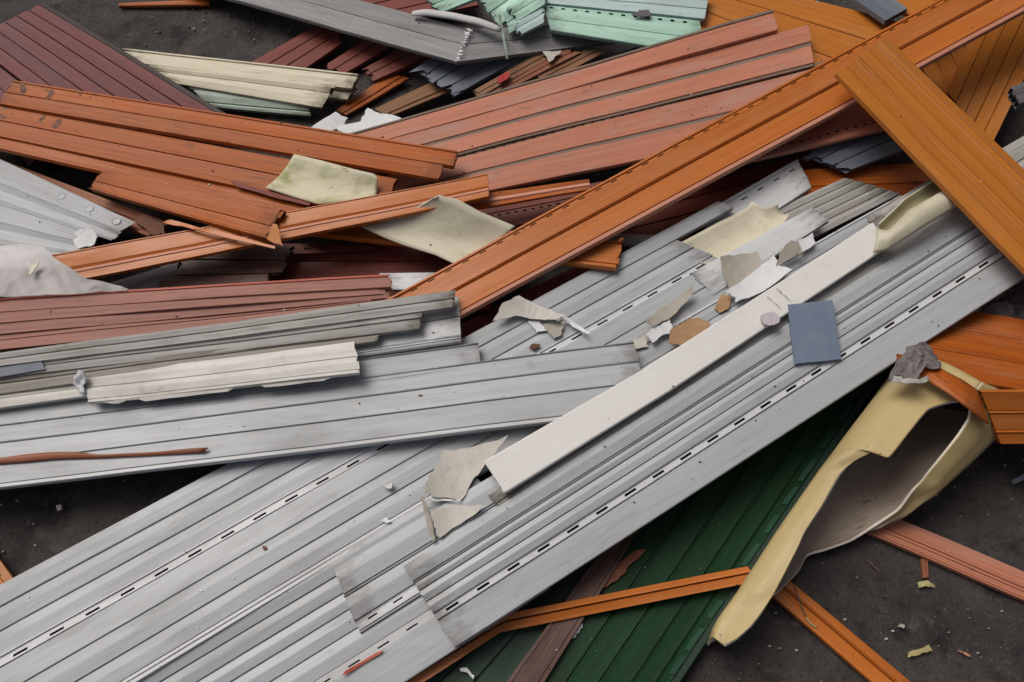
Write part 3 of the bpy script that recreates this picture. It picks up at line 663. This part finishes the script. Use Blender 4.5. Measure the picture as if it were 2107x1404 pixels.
panel('salBR', 'profile_strip', 'dusty salmon strip on the floor at the lower right', 'strip',
      [((1780, 1040, 1.3), (1738, 1078)), ((2160, 1199, 1.3), (2125, 1245))], 's58 g3 l13 s20 g2 l8', 'salmon', th=.9, jag=.004)
panel('orBR', 'profile_strip', 'grooved orange strip running out of the bottom edge at lower right', 'strip',
      [((1590, 1163, 1.6), (1558, 1198)), ((1938, 1456, 1.4), (1850, 1452))], 'v34 b8 g3 v55', 'orange', th=1.1)
panel('orBL', 'profile_strip', 'orange strip end at the left edge near the bottom', 'strip', [((-40, 1100, 2), (-60, 1130)), ((30, 1194, 2.2), (2, 1216))], 's60 s40', 'ochre')
panel('darkR', 'profile_board', 'dark board end on the floor at the right edge', 'board', [((2082, 988, 1.4), (2090, 996)), ((2150, 950, 1.6), (2160, 962))], 'f100', 'slate', th=.8)

def pipe():
    ST = [  # torn left rim, left side, right side, right rim
        ((2020, 786, 22.4), (1878, 736, 13), (2084, 852, 12), (2022, 787, 22.4)), ((1992, 820, 22.4), (1848, 772, 13), (2056, 888, 12), (1994, 821, 22.4)), ((1950, 828, 22.2), (1822, 808, 13), (2046, 900, 12), (1998, 838, 21.8)),
        ((1910, 842, 21.8), (1800, 838, 13), (2032, 914, 12), (1995, 862, 21)), ((1870, 890, 21.2), (1765, 884, 13), (1990, 955, 11.5), (1972, 898, 19.5)),
        ((1828, 942, 20.4), (1735, 924, 13), (1948, 992, 10.5), (1932, 948, 16.5)),
        ((1797, 931, 19), (1718, 948, 12.8), (1928, 1010, 9.6), (1911, 973, 14.6)), ((1760, 948, 18), (1702, 970, 12.6), (1910, 1026, 8.8), (1896, 992, 13)),
        ((1726, 976, 17), (1684, 995, 12.4), (1890, 1040, 8), (1878, 1012, 11.4)), ((1692, 1038, 16), (1645, 1050, 12), (1852, 1068, 5.5), (1850, 1050, 8)),
        ((1656, 1094, 15), (1606, 1106, 11.6), (1790, 1092, 3.2), (1800, 1084, 4.6)), ((1640, 1130, 14.6), (1588, 1134, 11.4), (1735, 1112, 2.4), (1752, 1114, 3.4)),
        ((1622, 1165, 14), (1566, 1168, 11), (1680, 1132, 2), (1700, 1133, 2.8)), ((1606, 1196, 13.6), (1550, 1192, 10.8), (1640, 1142, 2), (1661, 1145, 2.8)),
        ((1590, 1226, 13), (1532, 1222, 10.6), (1612, 1170, 2.6), (1644, 1176, 3)), ((1568, 1258, 12.4), (1512, 1250, 10.4), (1575, 1215, 4), (1598, 1222, 4)),
        ((1545, 1288, 12), (1494, 1276, 10.2), (1535, 1250, 6.4), (1556, 1246, 6)), ((1515, 1314, 11.4), (1482, 1300, 10), (1505, 1280, 8), (1510, 1276, 8)),
        ((1490, 1327, 11), (1479, 1318, 10), (1482, 1312, 9.6), (1484, 1310, 9.6))]
    secs = []
    for B, A, E, C in ST:
        b, a, e, c = pt(B), pt((A[0] - 13, A[1] - 6, A[2] - 1.2)), pt(E), pt(C)
        low = max(min(a.z, e.z) - .11, .016)
        d1 = a.lerp(e, .22); d1.z = low + (min(a.z, .13) - low) * .22; d2 = a.lerp(e, .58); d2.z = min(low, c.z - .004) + .004
        secs.append([b, b.lerp(a, .5) + (Vector((-.012, 0, .026)) if b.z - a.z > .065 else Vector((-.004, 0, .010)) if b.z - a.z > .035 else Vector((0, 0, .0015))), a, d1, d2, e, e.lerp(c, .5) + (Vector((.014, 0, .012)) if c.z - e.z > .04 else Vector((0, 0, -.002))), c])
    def cr(p, t):
        k = len(p) - 1; x = t * k; i = min(int(x), k - 1); f = x - i
        p0, p1, p2, p3 = p[max(i - 1, 0)], p[i], p[i + 1], p[min(i + 2, k)]
        return .5 * ((2 * p1) + (p2 - p0) * f + (2 * p0 - 5 * p1 + 4 * p2 - p3) * f * f + (3 * p1 - p0 - 3 * p2 + p3) * f ** 3)
    ns, nf = 110, 56; sd = 5.
    cols = [[sec[q] for sec in secs] for q in range(8)]
    G = []
    for i in range(ns):
        x = i / (ns - 1) * (len(secs) - 1); q = min(int(x), len(secs) - 2); f = x - q
        sec = []
        for cl in cols:
            a_, b_ = cl[q], cl[q + 1]; sm = a_.lerp(b_, f)
            if 0 < q < len(secs) - 2: sm = sm * .5 + cr(cl, i / (ns - 1)) * .5
            sec.append(sm)
        row = [cr(sec, j / nf) for j in range(nf + 1)]
        G.append(row)
    V, UV, Fa, FM, ids = [], [], [], [], {}
    for i in range(ns):
        cen = sum(G[i], Vector()) / (nf + 1)
        for j in range(nf + 1):
            ids[0, i, j] = len(V); V.append(G[i][j]); UV.append((i * .006 + 3, j * .009 + 5))
    for i in range(ns):
        cen = (G[i][0] + G[i][nf // 2]) / 2 + Vector((.02, 0, .01))
        for j in range(nf + 1):
            u = G[min(i + 1, ns - 1)][j] - G[max(i - 1, 0)][j]; v = G[i][min(j + 1, nf)] - G[i][max(j - 1, 0)]
            n = u.cross(v); n = n.normalized() if n.length > 1e-10 else Vector((0, 0, 1))
            ids[1, i, j] = len(V); V.append(G[i][j] + n * .0048 * PSIDE); UV.append(UV[ids[0, i, j]])
    for i in range(ns - 1):
        for j in range(nf):
            Fa.append((ids[0, i, j], ids[0, i + 1, j], ids[0, i + 1, j + 1], ids[0, i, j + 1])); FM.append(0)
            Fa.append((ids[1, i, j], ids[1, i, j + 1], ids[1, i + 1, j + 1], ids[1, i + 1, j])); FM.append(1)
        for j in (0, nf):
            Fa.append((ids[0, i, j], ids[0, i + 1, j], ids[1, i + 1, j], ids[1, i, j])); FM.append(2)
    for i in (0, ns - 1):
        for j in range(nf):
            Fa.append((ids[0, i, j], ids[0, i, j + 1], ids[1, i, j + 1], ids[1, i, j])); FM.append(2)
    o0 = G[ns // 2][nf // 2].copy(); o0.z = 0
    o = mesh_obj('broken_pipe', V, Fa, ['pipe_yellow', 'pipe_inside', 'pipe_rim'], None, FM, UV, [1.] * len(V), origin=o0)
    o.data.polygons.foreach_set('use_smooth', [m != 2 for m in FM])
    tag(o, 'large yellow plastic pipe broken open, lying on the floor beside the green panel', 'pipe')
PSIDE = 1
pipe()
ruled('profile_strip', 'curved orange strip lying over the top of the yellow pipe', 'strip',
      [(1882, 748, 22), (1912, 744, 23.4), (1950, 766, 24.6), (1985, 784, 24.6), (2013, 804, 23.4), (2030, 856, 21)], [(1878, 762, 22.4), (1922, 792, 24.4), (1955, 812, 25.4), (1985, 834, 25.4), (2006, 852, 24), (2034, 874, 21)], 'orange_red', None, 'orange', sag=-.3, k=6)
ruled('plastic_rag', 'crumpled dark plastic rag with a white rim above the yellow pipe', 'rag',
      [(1830, 784, 22), (1840, 748, 22.6), (1868, 716, 22.6), (1908, 702, 21)], [(1852, 788, 23.6), (1888, 782, 25.2), (1908, 754, 25.6), (1940, 760, 24.6)], 'rag', 'rag_pale', 'rag_pale', n=56, k=36, crum=.75, cfreq=38, th=.12)
ruled('plastic_rag', 'white hem of plastic hanging on the yellow pipe below the dark rag', 'rag', [(1836, 773, 24), (1868, 780, 25.6), (1895, 782, 26), (1908, 774, 26)], [(1834, 784, 23.4), (1866, 790, 25), (1893, 793, 25.4), (1911, 781, 25.6)], 'rag_pale', None, 'rag_pale', n=16, k=4, crum=.4, cfreq=50, th=.12)
ruled('plastic_rag', 'crumpled grey plastic bag at the right edge under the ochre plank', 'rag',
      [(2000, 640, 12), (2040, 610, 14), (2130, 590, 14)], [(2014, 668, 10), (2050, 684, 11), (2130, 672, 12)], 'rag', 'rag', 'rag', n=60, k=40, crum=1.2, cfreq=26, th=.1)
ruled('plastic_film', 'pale plastic film edge below the long grey slotted panel', 'film', [(1890, 686, 12), (1950, 650, 13), (2014, 600, 14)], [(1905, 692, 10.5), (1965, 676, 11), (2014, 640, 12)], 'rag_pale', None, 'rag_pale', n=20, k=6, crum=.5, cfreq=30, th=.1)

# ------------------------------------------------------------------ the large grey panels
SL = (.0044, .0635, .025, .62)
panel('g8', 'siding_board', 'grey panel of narrow grooved boards at the bottom edge', GP,
      [((190, 1440, 5.9), (640, 1530, 5.6)), ((975, 972, 10.2), (1130, 1210, 9.0))], 's13 g1.4 s12 g1.4 s11 g1.4 s13 g1 s15 h6 f26', 'grey', slot=SL)
panel('g5b', 'siding_board', 'long grey panel with rounded lower lip, under the slotted grey panel at left', GP,
      [((-80, 1419, 5.6), (-80, 1622)), ((1500, 520, 13), (1610, 600))], 'f30 g1.2 s30 b1.2 s27 g1 l5 l6', 'grey')
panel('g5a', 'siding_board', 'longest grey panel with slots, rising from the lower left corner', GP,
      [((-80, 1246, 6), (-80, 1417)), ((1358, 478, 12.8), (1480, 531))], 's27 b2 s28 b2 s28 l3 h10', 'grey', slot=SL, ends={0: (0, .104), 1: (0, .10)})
panel('g13', 'siding_board', 'dirty grey panel of narrow boards behind the cream shell at upper right', GP,
      [((1400, 520, 9.4), (1540, 560)), ((1737, 367, 13.2), (1852, 400))], 's17 g2 s17 g2 s17 g2 s17 g2 s20', 'grey_dirty', jag=.004)
panel('g11', 'siding_board', 'short grey panel with two slots in its upper hem beside the long plank', GP,
      [((1430, 446, 11), (1490, 500)), ((1641, 326, 13.6), (1670, 384))], 'l10 h20 s70', 'grey_light', slot=(.0035, .045, .016, .6))
panel('g14', 'siding_board', 'grey board with a bright lip running up behind the white rail', GP,
      [((1380, 672, 12.6), (1420, 720)), ((1850, 402, 17.2), (1890, 436))], 'l9 s40 g2 s49', 'grey', jag=.003)
panel('g12', 'siding_board', 'small pale grey board end left of the bright lipped board', GP,
      [((1420, 562, 12.8), (1470, 606)), ((1670, 424, 16), (1706, 453))], 's90 l10', 'grey_light', jag=.004)
panel('g15', 'profile_board', 'dirty olive grey board end below the ochre plank', 'board', [((1780, 448, 16.6), (1830, 486)), ((1925, 360, 18.6), (1985, 396))], 's40 g3 s57', 'grey_dirty', jag=.005)
panel('g16', 'siding_board', 'grey panel corner at the right edge beneath the ochre plank', GP, [((1940, 372, 19), (1990, 440)), ((2180, 236, 21), (2230, 300))], 's46 g2 s52', 'grey_dirty')
ruled('pipe_shell', 'cream pipe shell lying hollow side up between grey panels', 'shell',
      [(1400, 500, 12.6), (1470, 462, 13), (1538, 428, 13.6), (1546, 414, 14), (1570, 428, 14.2), (1600, 420, 14.6)], [(1440, 540, 12.6), (1480, 545, 12.8), (1560, 500, 13.4), (1600, 472, 14.4), (1616, 456, 14.6), (1624, 440, 14.8)], 'cream_shell', 'cream_shell', sag=1.4, group='cream pipe shells')
panel('g7', 'siding_board', 'short grey panel whose end lies on the bottom panel, left of the slotted right panel', GP,
      [((688, 1172, 9.5), (740, 1304, 8.6)), ((1300, 806, 13.0), (1390, 890, 12.8))], 's37 g3 b3 s34 g6 h10 g5', 'grey', slot=(.003, .05, .018, .3), jag=.002)
panel('g9', 'siding_board', 'wide grey panel with a row of black slots, running to the right edge', GP,
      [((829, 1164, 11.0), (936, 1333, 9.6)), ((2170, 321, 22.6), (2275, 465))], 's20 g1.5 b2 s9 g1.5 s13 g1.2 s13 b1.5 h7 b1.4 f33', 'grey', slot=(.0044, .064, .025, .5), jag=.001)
panel('g10', 'siding_board', 'grooved grey board showing along the lower edge of the white rail', GP,
      [(on('g9', 1005, 1020, -.5), on('g9', 1060, 1075, -1.0)), (on('g9', 2150, 262, -.5), on('g9', 2205, 345, -1.0))], 's30 g2 s30 g2 s36', 'grey_dirty', th=.8)
panel('g3', 'siding_board', 'grey panel just above the broad left grey panel', GP,
      [((-60, 846, 9.3), (-60, 905)), ((984, 704, 13), (990, 760))], 'b8 s78 b6 s8', 'grey')
panel('g2', 'siding_board', 'bright pale grey panel end under the dirty grey board stack', GP,
      [((-60, 790, 10), (-60, 846)), ((944, 612, 14), (949, 704))], 's44 g2 s40 b4 l4 s6', 'grey_light')
panel('g4', 'siding_board', 'broad grey panel with raised beads reaching from the left edge to the white rail', GP,
      [((-60, 881, 10), (-60, 1011)), ((1303, 703, 14.3), (1340, 846))], 'b3 s25 b2.5 s28 b1.6 s32 g1 l7', 'grey')
panel('g1d', 'profile_board', 'pale dirty board low at the left edge under the torn white strip', 'board', [((-60, 806, 11.4), (-60, 848)), ((240, 772, 12.2), (240, 806))], 's50 g2 s48', 'white_dirty')
panel('g1c', 'profile_board', 'brownish dirty grey board, lowest of the left grey stack', 'board', [((-60, 776, 11.8), (-60, 818)), ((787, 672, 15.6), (773, 702))], 's45 b5 s50', 'grey_brown', jag=.004, group='left grey board stack')
panel('g1b', 'profile_board', 'dirty grey board in the middle of the left grey stack', 'board', [((-60, 754, 12.4), (-60, 784)), ((871, 631, 16.4), (862, 677))], 's50 b6 s44', 'grey_dirty', jag=.003, group='left grey board stack')
panel('g1a', 'profile_board', 'top dirty grey board of the left grey stack', 'board', [((-60, 735, 13), (-60, 764)), ((936, 596, 17.2), (930, 633))], 's44 b5 s40 l11', 'grey_dirty', jag=.003, group='left grey board stack')
wf = panel('wfrag', 'torn_panel_strip', 'torn white dirty strip lying along the front of the left grey stack', 'strip',
      [((172, 769, 13), (181, 827)), ((729, 703, 16.6), (738, 768))], 's47 g1.5 s39 g2 f10', 'white_dirty', th=1.0, jag=.004)
shard('scalloped_edge', '', '', [(196, 829, 13), (330, 812, 13.7), (470, 795, 14.6), (600, 780, 15.5), (735, 765, 16.3), (690, 774, 15.9), (665, 784, 15.6), (545, 797, 14.8), (530, 793, 14.8), (490, 795, 14.5), (468, 806, 14.3), (300, 826, 13.2), (286, 822, 13.2), (260, 824, 13.1), (240, 831, 12.9)], 'white_dirty', th=.2, rag=.001, parent=wf)
ruled('crumpled_scrap', 'crumpled pale scrap at the left end of the torn white strip', 'scrap', [(153, 790, 12.8), (158, 774, 14), (174, 768, 14.4)], [(158, 808, 12.6), (172, 806, 13.2), (181, 782, 14)], 'shard_white', None, 'shard_white', n=14, k=10, crum=.9, cfreq=55, th=.12)
shard('sheet_scrap', 'small blue grey scrap on the grey stack at the left edge', 'scrap', [on('g1b', *p, .5) for p in [(-20, 756), (0, 750), (84, 742), (93, 760), (-20, 778)]], 'slate', rag=.001)

# ------------------------------------------------------------------ things on top: narrow channel, shells, long planks, rail
ruled('pipe_shell', 'mossy cream pipe shell lying on the left orange panels', 'shell',
      [(605, 317, 18.6), (660, 330, 19), (735, 350, 19.2), (770, 358, 19), (776, 368, 18.6)], [(546, 386, 15.8), (600, 404, 15.9), (655, 420, 16.2), (720, 415, 16.6), (772, 404, 17)], 'cream_mossy', 'cream_shell', sag=1.0, group='cream pipe shells')
panel('nar1', 'profile_channel', 'long narrow orange channel lying across the left orange panels', 'channel',
      [((106, 527, 12), (176, 575)), ((1003, 357, 20.4), (1006, 404))], 'l5 s49 t9 l12:orange_pale s25', 'orange', th=1.0)
ruled('pipe_shell', 'cream pipe shell with a hooked tip wedged under the long orange plank', 'shell',
      [(896, 405, 21.4), (905, 403, 21.5), (944, 412, 21), (987, 436, 19.6), (1060, 466, 17.6)], [(742, 466, 15.2), (790, 489, 14.6), (827, 503, 14.4), (898, 525, 14.4), (940, 545, 14.4)], 'cream_shell', 'cream_shell', sag=1.6, n=32, group='cream pipe shells')
panel('plank', 'siding_plank', 'long glossy orange plank with slots crossing the heap diagonally', 'plank',
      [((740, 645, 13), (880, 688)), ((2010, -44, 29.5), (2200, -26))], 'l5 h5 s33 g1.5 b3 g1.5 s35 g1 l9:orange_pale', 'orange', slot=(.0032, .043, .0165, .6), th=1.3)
panel('ochre', 'siding_plank', 'ochre plank with fine ridges reaching the right edge, on top of the long orange plank', 'plank',
      [((1721, 150, 30.6), (1826, 74)), ((2230, 684, 26), (2300, 540))], 'f20 t3 w13 u2.5 f5 b2 f17 t3 w13 u2.5 f8 b2.5 f9', 'ochre', th=1.2)
rail_ = panel('rail', 'flat_rail', 'long flat white rail lying diagonally on the grey panels', 'rail',
      [(on('g9', 996, 949, 2.0), on('g9', 1041, 1014, 2.0)), (on('g9', 1330, 756, 1.7), on('g9', 1376, 806, 1.6)), (on('g9', 1795, 457, 1.6), on('g9', 1826, 508, 1.5))], 'f100', 'white_rail', th=1.3, jag=.003, wob=.8)
ruled('pipe_shell', 'long pointed cream pipe shell resting on the top end of the white rail', 'shell',
      [(1802, 470, 22), (1828, 474, 23.2), (1870, 432, 25), (1950, 386, 26)], [(1796, 521, 21.6), (1822, 517, 22), (1890, 474, 24.2), (1990, 412, 25.2)], 'cream_shell', 'cream_shell', sag=-1.2, group='cream pipe shells')
ruled('pipe_shell', 'olive stained hollow shell behind the pointed cream shell', 'shell',
      [(1808, 462, 21), (1840, 432, 22), (1862, 410, 22.4), (1930, 366, 23.4)], [(1832, 484, 21.2), (1870, 450, 22), (1900, 426, 22.4), (1985, 380, 23.4)], 'cream_olive', 'cream_shell', sag=1.4, group='cream pipe shells')
shard('flat_tile', 'blue grey square piece lying on the slotted right panel', 'tile', [on('g9', *p, 1.6) for p in [(1621, 627), (1713, 617), (1731, 739), (1636, 749)]], 'slate_blue', th=.5, rag=.0008)
shard('glue_blob', 'lilac grey dried blob on the white rail', 'blob', [on('rail', 1585 + 20 * math.cos(a * .5236) * (1 + .1 * math.sin(a * 2.1)), 656 + 14 * math.sin(a * .5236), .9) for a in range(12)], 'lilac', th=.35, rag=.001)

for x0, y0, x1, y1 in [(1578, 610, 1590, 620), (1593, 623, 1605, 632), (1597, 593, 1610, 604), (1613, 607, 1630, 622)]:
    shard('pencil_mark', '', '', [on('rail', x, y, .25) for x, y in [(x0, y0), (x0 + 1, y0 - .6), (x1 + .8, y1), (x1, y1 + .6)]], 'grey_brown', th=.05, rag=.0004, parent=rail_)

# plastic film at the left edge
ruled('plastic_film', 'translucent pale plastic film over the left end of the orange channel', 'film',
      [(-30, 512, 13), (40, 500, 13.6), (90, 506, 14), (112, 532, 13.8), (176, 572, 13.6), (268, 596, 12)], [(-30, 614, 12), (60, 611, 12.2), (110, 609, 12.2), (150, 606, 12.2), (200, 602, 12.2), (262, 600, 12)], 'film', None, 'film', n=70, k=40, crum=.4, cfreq=13, th=.04)

shard('splinter', 'pale wood splinter lying on the plastic film at the left edge', 'splinter', [(58, 566, 14.2), (66, 548, 14.4), (80, 538, 14.6), (78, 545, 14.5), (66, 562, 14.3)], 'cream', th=.2, rag=.002)
# torn flakes on the grey panels
def flake(label, key, pts, m, dz=.6, th=.2, rag=.0022, name='plastic_flake', lift=None):
    P_ = []
    for i, p in enumerate(pts): P_.append(on(key, p[0], p[1], dz + (lift[i] if lift else 0)))
    return shard(name, label, 'flake', P_, m, th, rag, group='torn flakes', curl=rnd.uniform(1.5, 5))
flake('large warm grey flake tucked under the lower end of the white rail', 'g5b', [(905, 930), (960, 925), (1048, 916), (1010, 952), (975, 985), (950, 1030), (905, 1028), (876, 1020), (884, 985), (908, 945)], 'shard_grey', 1.2)
flake('pale flake lying below the large warm grey flake', 'g7', [(884, 1050), (930, 1040), (1000, 1045), (960, 1070), (905, 1108), (893, 1085)], 'shard_grey', .6)
flake('thin upright sliver along the edge of the short grey panel', 'g7', [(866, 1022), (873, 1026), (886, 1066), (896, 1112), (888, 1114), (876, 1070)], 'shard_beige', 1.0)
flake('white curled flake rim below the warm grey flake', 'g5b', [(872, 1022), (900, 1027), (948, 1029), (947, 1033), (898, 1032)], 'shard_white', 1.8)
flake('angular off white flake near the middle of the heap', 'g5a', [(1014, 662), (1034, 626), (1068, 610), (1120, 634), (1166, 652), (1140, 660), (1100, 657), (1060, 650)], 'shard_grey', 2.0, lift=[0, .2, .4, .2, 0, -.4, -.8, -.4])
flake('white sliver rim trailing right from the angular off white flake', 'g5a', [(1140, 652), (1170, 655), (1200, 676), (1214, 690), (1208, 690), (1190, 678), (1166, 664)], 'shard_white', 1.0)
flake('small grey flake below the angular off white flake', 'g5a', [(1116, 668), (1140, 658), (1160, 668), (1156, 688), (1140, 697), (1128, 684)], 'shard_beige', .6)
flake('small white flake left of the small grey flake', 'g5a', [(1086, 662), (1110, 660), (1125, 682), (1105, 684)], 'shard_white', .5)
flake('pointed beige flake lying right of centre on the grey panel', 'g5b', [(1326, 668), (1352, 640), (1390, 615), (1424, 594), (1423, 612), (1382, 652), (1345, 674)], 'shard_beige', 1.6)
flake('white square flake beside the pointed beige flake', 'g5b', [(1328, 688), (1350, 672), (1378, 658), (1386, 682), (1360, 692), (1342, 706)], 'shard_white', 1.6)
flake('pale beige flake next to the end of the broad grey panel', 'g5b', [(1300, 700), (1326, 690), (1334, 714), (1308, 718)], 'shard_grey', .6)
flake('brown cardboard scrap partly under the white rail', 'g5b', [(1374, 706), (1382, 676), (1400, 668), (1416, 656), (1440, 656), (1462, 668), (1440, 690), (1400, 712)], 'card', 2.4, name='cardboard_scrap')
flake('small tan cardboard scrap above the white rail', 'g14', [(1470, 634), (1488, 604), (1508, 612), (1500, 634), (1480, 644)], 'card', .7, name='cardboard_scrap')
flake('broad beige flake left of the bluish white flake', 'g14', [(1480, 534), (1520, 524), (1556, 520), (1572, 556), (1536, 585), (1502, 602), (1490, 570)], 'shard_beige', .8)
flake('bluish white long flake along the upper edge of the white rail', 'g14', [(1490, 606), (1550, 560), (1592, 528), (1600, 548), (1628, 560), (1570, 600), (1512, 626), (1512, 614)], 'shard_white', 1.8)
flake('curled beige flake standing above the bluish white flake', 'g14', [(1596, 546), (1608, 516), (1628, 494), (1644, 500), (1650, 522), (1622, 534)], 'shard_beige', 2.4, lift=[0, .8, 1.4, 1.2, .2, 0])
flake('small white square flake beside the curled beige flake', 'g14', [(1640, 498), (1672, 480), (1678, 501), (1652, 520)], 'shard_white', 1.8)
flake('white curved chip on the green panel under the orange strip', 'green1', [(1184, 1312), (1172, 1316), (1186, 1290), (1200, 1282), (1198, 1292)], 'shard_white', .7)
flake('white curled chip at the bottom edge on the dull green panel', 'green2', [(946, 1376), (960, 1374), (976, 1390), (974, 1398), (964, 1386), (948, 1382)], 'shard_white', 1)
flake('white popcorn like chip on the longest grey panel', 'g5b', [(788, 1000), (800, 996), (808, 994), (806, 1004), (798, 1006)], 'shard_white', 1.2, th=.8)
flake('white crescent chip on the grey panel above the bottom edge', 'g5b', [(783, 1072), (795, 1064), (805, 1074), (795, 1076)], 'shard_white', .6)
flake('small dark brown leaf bit on the longest grey panel', 'g5b', [(539, 1124), (547, 1124), (549, 1130), (542, 1132)], 'rust', .5)
flake('brown leaf crumb in the middle of the grey panels', 'g5a', [(1088, 716), (1094, 708), (1112, 708), (1110, 714), (1098, 720)], 'rust', .5)
flake('salmon strip stuck in the hem of the bottom grey panel', 'g8', [(704, 1390), (712, 1380), (776, 1342), (790, 1338), (782, 1346), (712, 1388)], 'salmon_red', .6, rag=.001)
ruled('splinter', 'long thin red brown splinter lying on the broad left grey panel', 'splinter',
      [on('g4', *p, .9) for p in [(-20, 945), (60, 934), (110, 930), (165, 930), (200, 936), (320, 930), (400, 922), (429, 921)]],
      [on('g4', *p, .5) for p in [(-20, 957), (60, 951), (110, 946), (165, 944), (200, 944), (320, 938), (400, 933), (420, 932)]], 'orange_faded', None, 'orange_faded', n=24, k=4, sag=-.2, th=.2)

# small things on the floor
shard('leaf_scrap', 'curled pale yellow scrap on the floor at lower right, nearer the salmon strip', 'scrap', [(1889, 1198, .6), (1908, 1194, 1), (1922, 1203, .9), (1924, 1210, .6), (1906, 1206, .9), (1890, 1209, .6)], 'leaf', th=.15)
shard('leaf_scrap', 'crumpled dull yellow scrap on the floor near the bottom right', 'scrap', [(1868, 1352, .6), (1870, 1343, .7), (1890, 1336, 1), (1912, 1327, 1), (1919, 1340, .7), (1900, 1343, .8), (1884, 1350, .6)], 'leaf', th=.15)
tube('twig', 'thin dark twig lying on the grooved orange strip', 'twig', [(1634, 1205, 2.6), (1648, 1245, 2.5), (1659, 1272, 2.4)], .12, 'twig', n=6, seg=8)
tube('twig', 'short pale twig at the end of the dark twig', 'twig', [(1658, 1270, 2.5), (1668, 1284, 2.3), (1681, 1293, 1.8)], .16, 'leaf', n=6, seg=6)
tube('twig', 'thin pale stick on the floor below the yellow pipe', 'twig', [(1786, 1153, .4), (1797, 1165, .5), (1813, 1178, .4)], .1, 'brown_wood', n=6, seg=6)
panel('stub', 'profile_strip', 'tiny orange brown stub under the salmon floor strip', 'strip', [((1894, 1150, .7), (1909, 1148)), ((1898, 1190, .7), (1911, 1188))], 's60 l40', 'orange_faded', th=.5, cells=False)
shard('stone_chip', 'pale angular stone chip on the floor at lower right', 'chip', [(1850, 1290, .9), (1856, 1284, 1), (1863, 1287, .9), (1860, 1293, .8)], 'shard_grey', th=.6)
shard('stone_chip', 'grey box shaped chip on the floor at lower left', 'chip', [(115, 1040, .9), (124, 1038, 1), (127, 1048, .9), (118, 1051, .8)], 'shard_grey', th=.6)
shard('splinter', 'short pale splinter on the floor near the bottom right corner', 'splinter', [(1971, 1339, .5), (1974, 1338, .5), (1997, 1349, .5), (1996, 1352, .5)], 'orange_pale', th=.2)

def chips():
    V, Fa, FM = [], [], []
    for _ in range(5500):
        x, y = rnd.uniform(-1.5, 1.5), rnd.uniform(.05, 2.3)
        r = rnd.choice([.0006, .0008, .001, .0012, .0018, .003]) * rnd.uniform(.6, 1.2); h = r * rnd.uniform(.3, .8)
        a = rnd.uniform(0, 6.28); e = rnd.uniform(.4, 1.); c = Vector((x, y, 0)); i = len(V); k = rnd.choice([4, 5])
        q = [(math.cos(a + 6.283 * j / k) * r * rnd.uniform(.7, 1.2), math.sin(a + 6.283 * j / k) * r * e) for j in range(k)]
        V += [c + Vector((u, v, -.004)) for u, v in q] + [c + Vector((u * .8, v * .8, h)) for u, v in q]
        Fa.append(tuple(i + k + j for j in range(k))); m = rnd.choice([0, 0, 1, 1, 2, 3]); FM.append(m)
        for j in range(k): Fa.append((i + j, i + (j + 1) % k, i + k + (j + 1) % k, i + k + j)); FM.append(m)
    o = mesh_obj('debris_chips', V, Fa, ['shard_grey', 'shard_beige', 'twig', 'rust'], None, FM, [(v.x * 9, v.y * 9) for v in V], [1.] * len(V))
    tag(o, 'tiny pale chips and grit scattered over the concrete', None, kind='stuff')
chips()

def crumbs():
    # grit and plastic crumbs that have settled on the upper faces of the heap
    bpy.context.view_layer.update(); dg = bpy.context.evaluated_depsgraph_get()
    V, Fa, FM = [], [], []
    for _ in range(1900):
        x, y = rnd.uniform(-1.25, 1.35), rnd.uniform(.1, 2.0)
        ok, hp, hn, _i, ob, _m = sc.ray_cast(dg, Vector((x, y, 1.2)), Vector((0, 0, -1)))
        if not ok or hp.z < .015 or hn.z < .8 or ob.name.startswith(('flat_tile', 'plastic', 'ground')): continue
        r = rnd.choice([.0006, .0008, .0008, .001, .0012, .0022]) * rnd.uniform(.6, 1.3); e1 = hn.cross(Vector((0, 1, 0))).normalized(); e2 = hn.cross(e1)
        a = rnd.uniform(0, 6.28); st = rnd.choice([.5, .8, 1, 2.2]); k = 4; i = len(V)
        q = [(math.cos(a + 1.571 * j) * r * (st if j % 2 else 1), math.sin(a + 1.571 * j) * r * rnd.uniform(.6, 1.2)) for j in range(k)]
        V += [hp + e1 * u + e2 * v - hn * .0003 for u, v in q] + [hp + (e1 * u + e2 * v) * .8 + hn * r * .7 for u, v in q]
        m = rnd.choice([0, 0, 1, 2, 3, 2, 3, 3]); Fa.append(tuple(i + k + j for j in range(k))); FM.append(m)
        for j in range(k): Fa.append((i + j, i + (j + 1) % k, i + k + (j + 1) % k, i + k + j)); FM.append(m)
    o = mesh_obj('debris_crumbs', V, Fa, ['shard_white', 'shard_grey', 'twig', 'rust'], None, FM, [(v.x * 9, v.y * 9) for v in V], [1.] * len(V))
    tag(o, 'tiny crumbs and grit lying on the siding heap', None, kind='stuff')
crumbs()
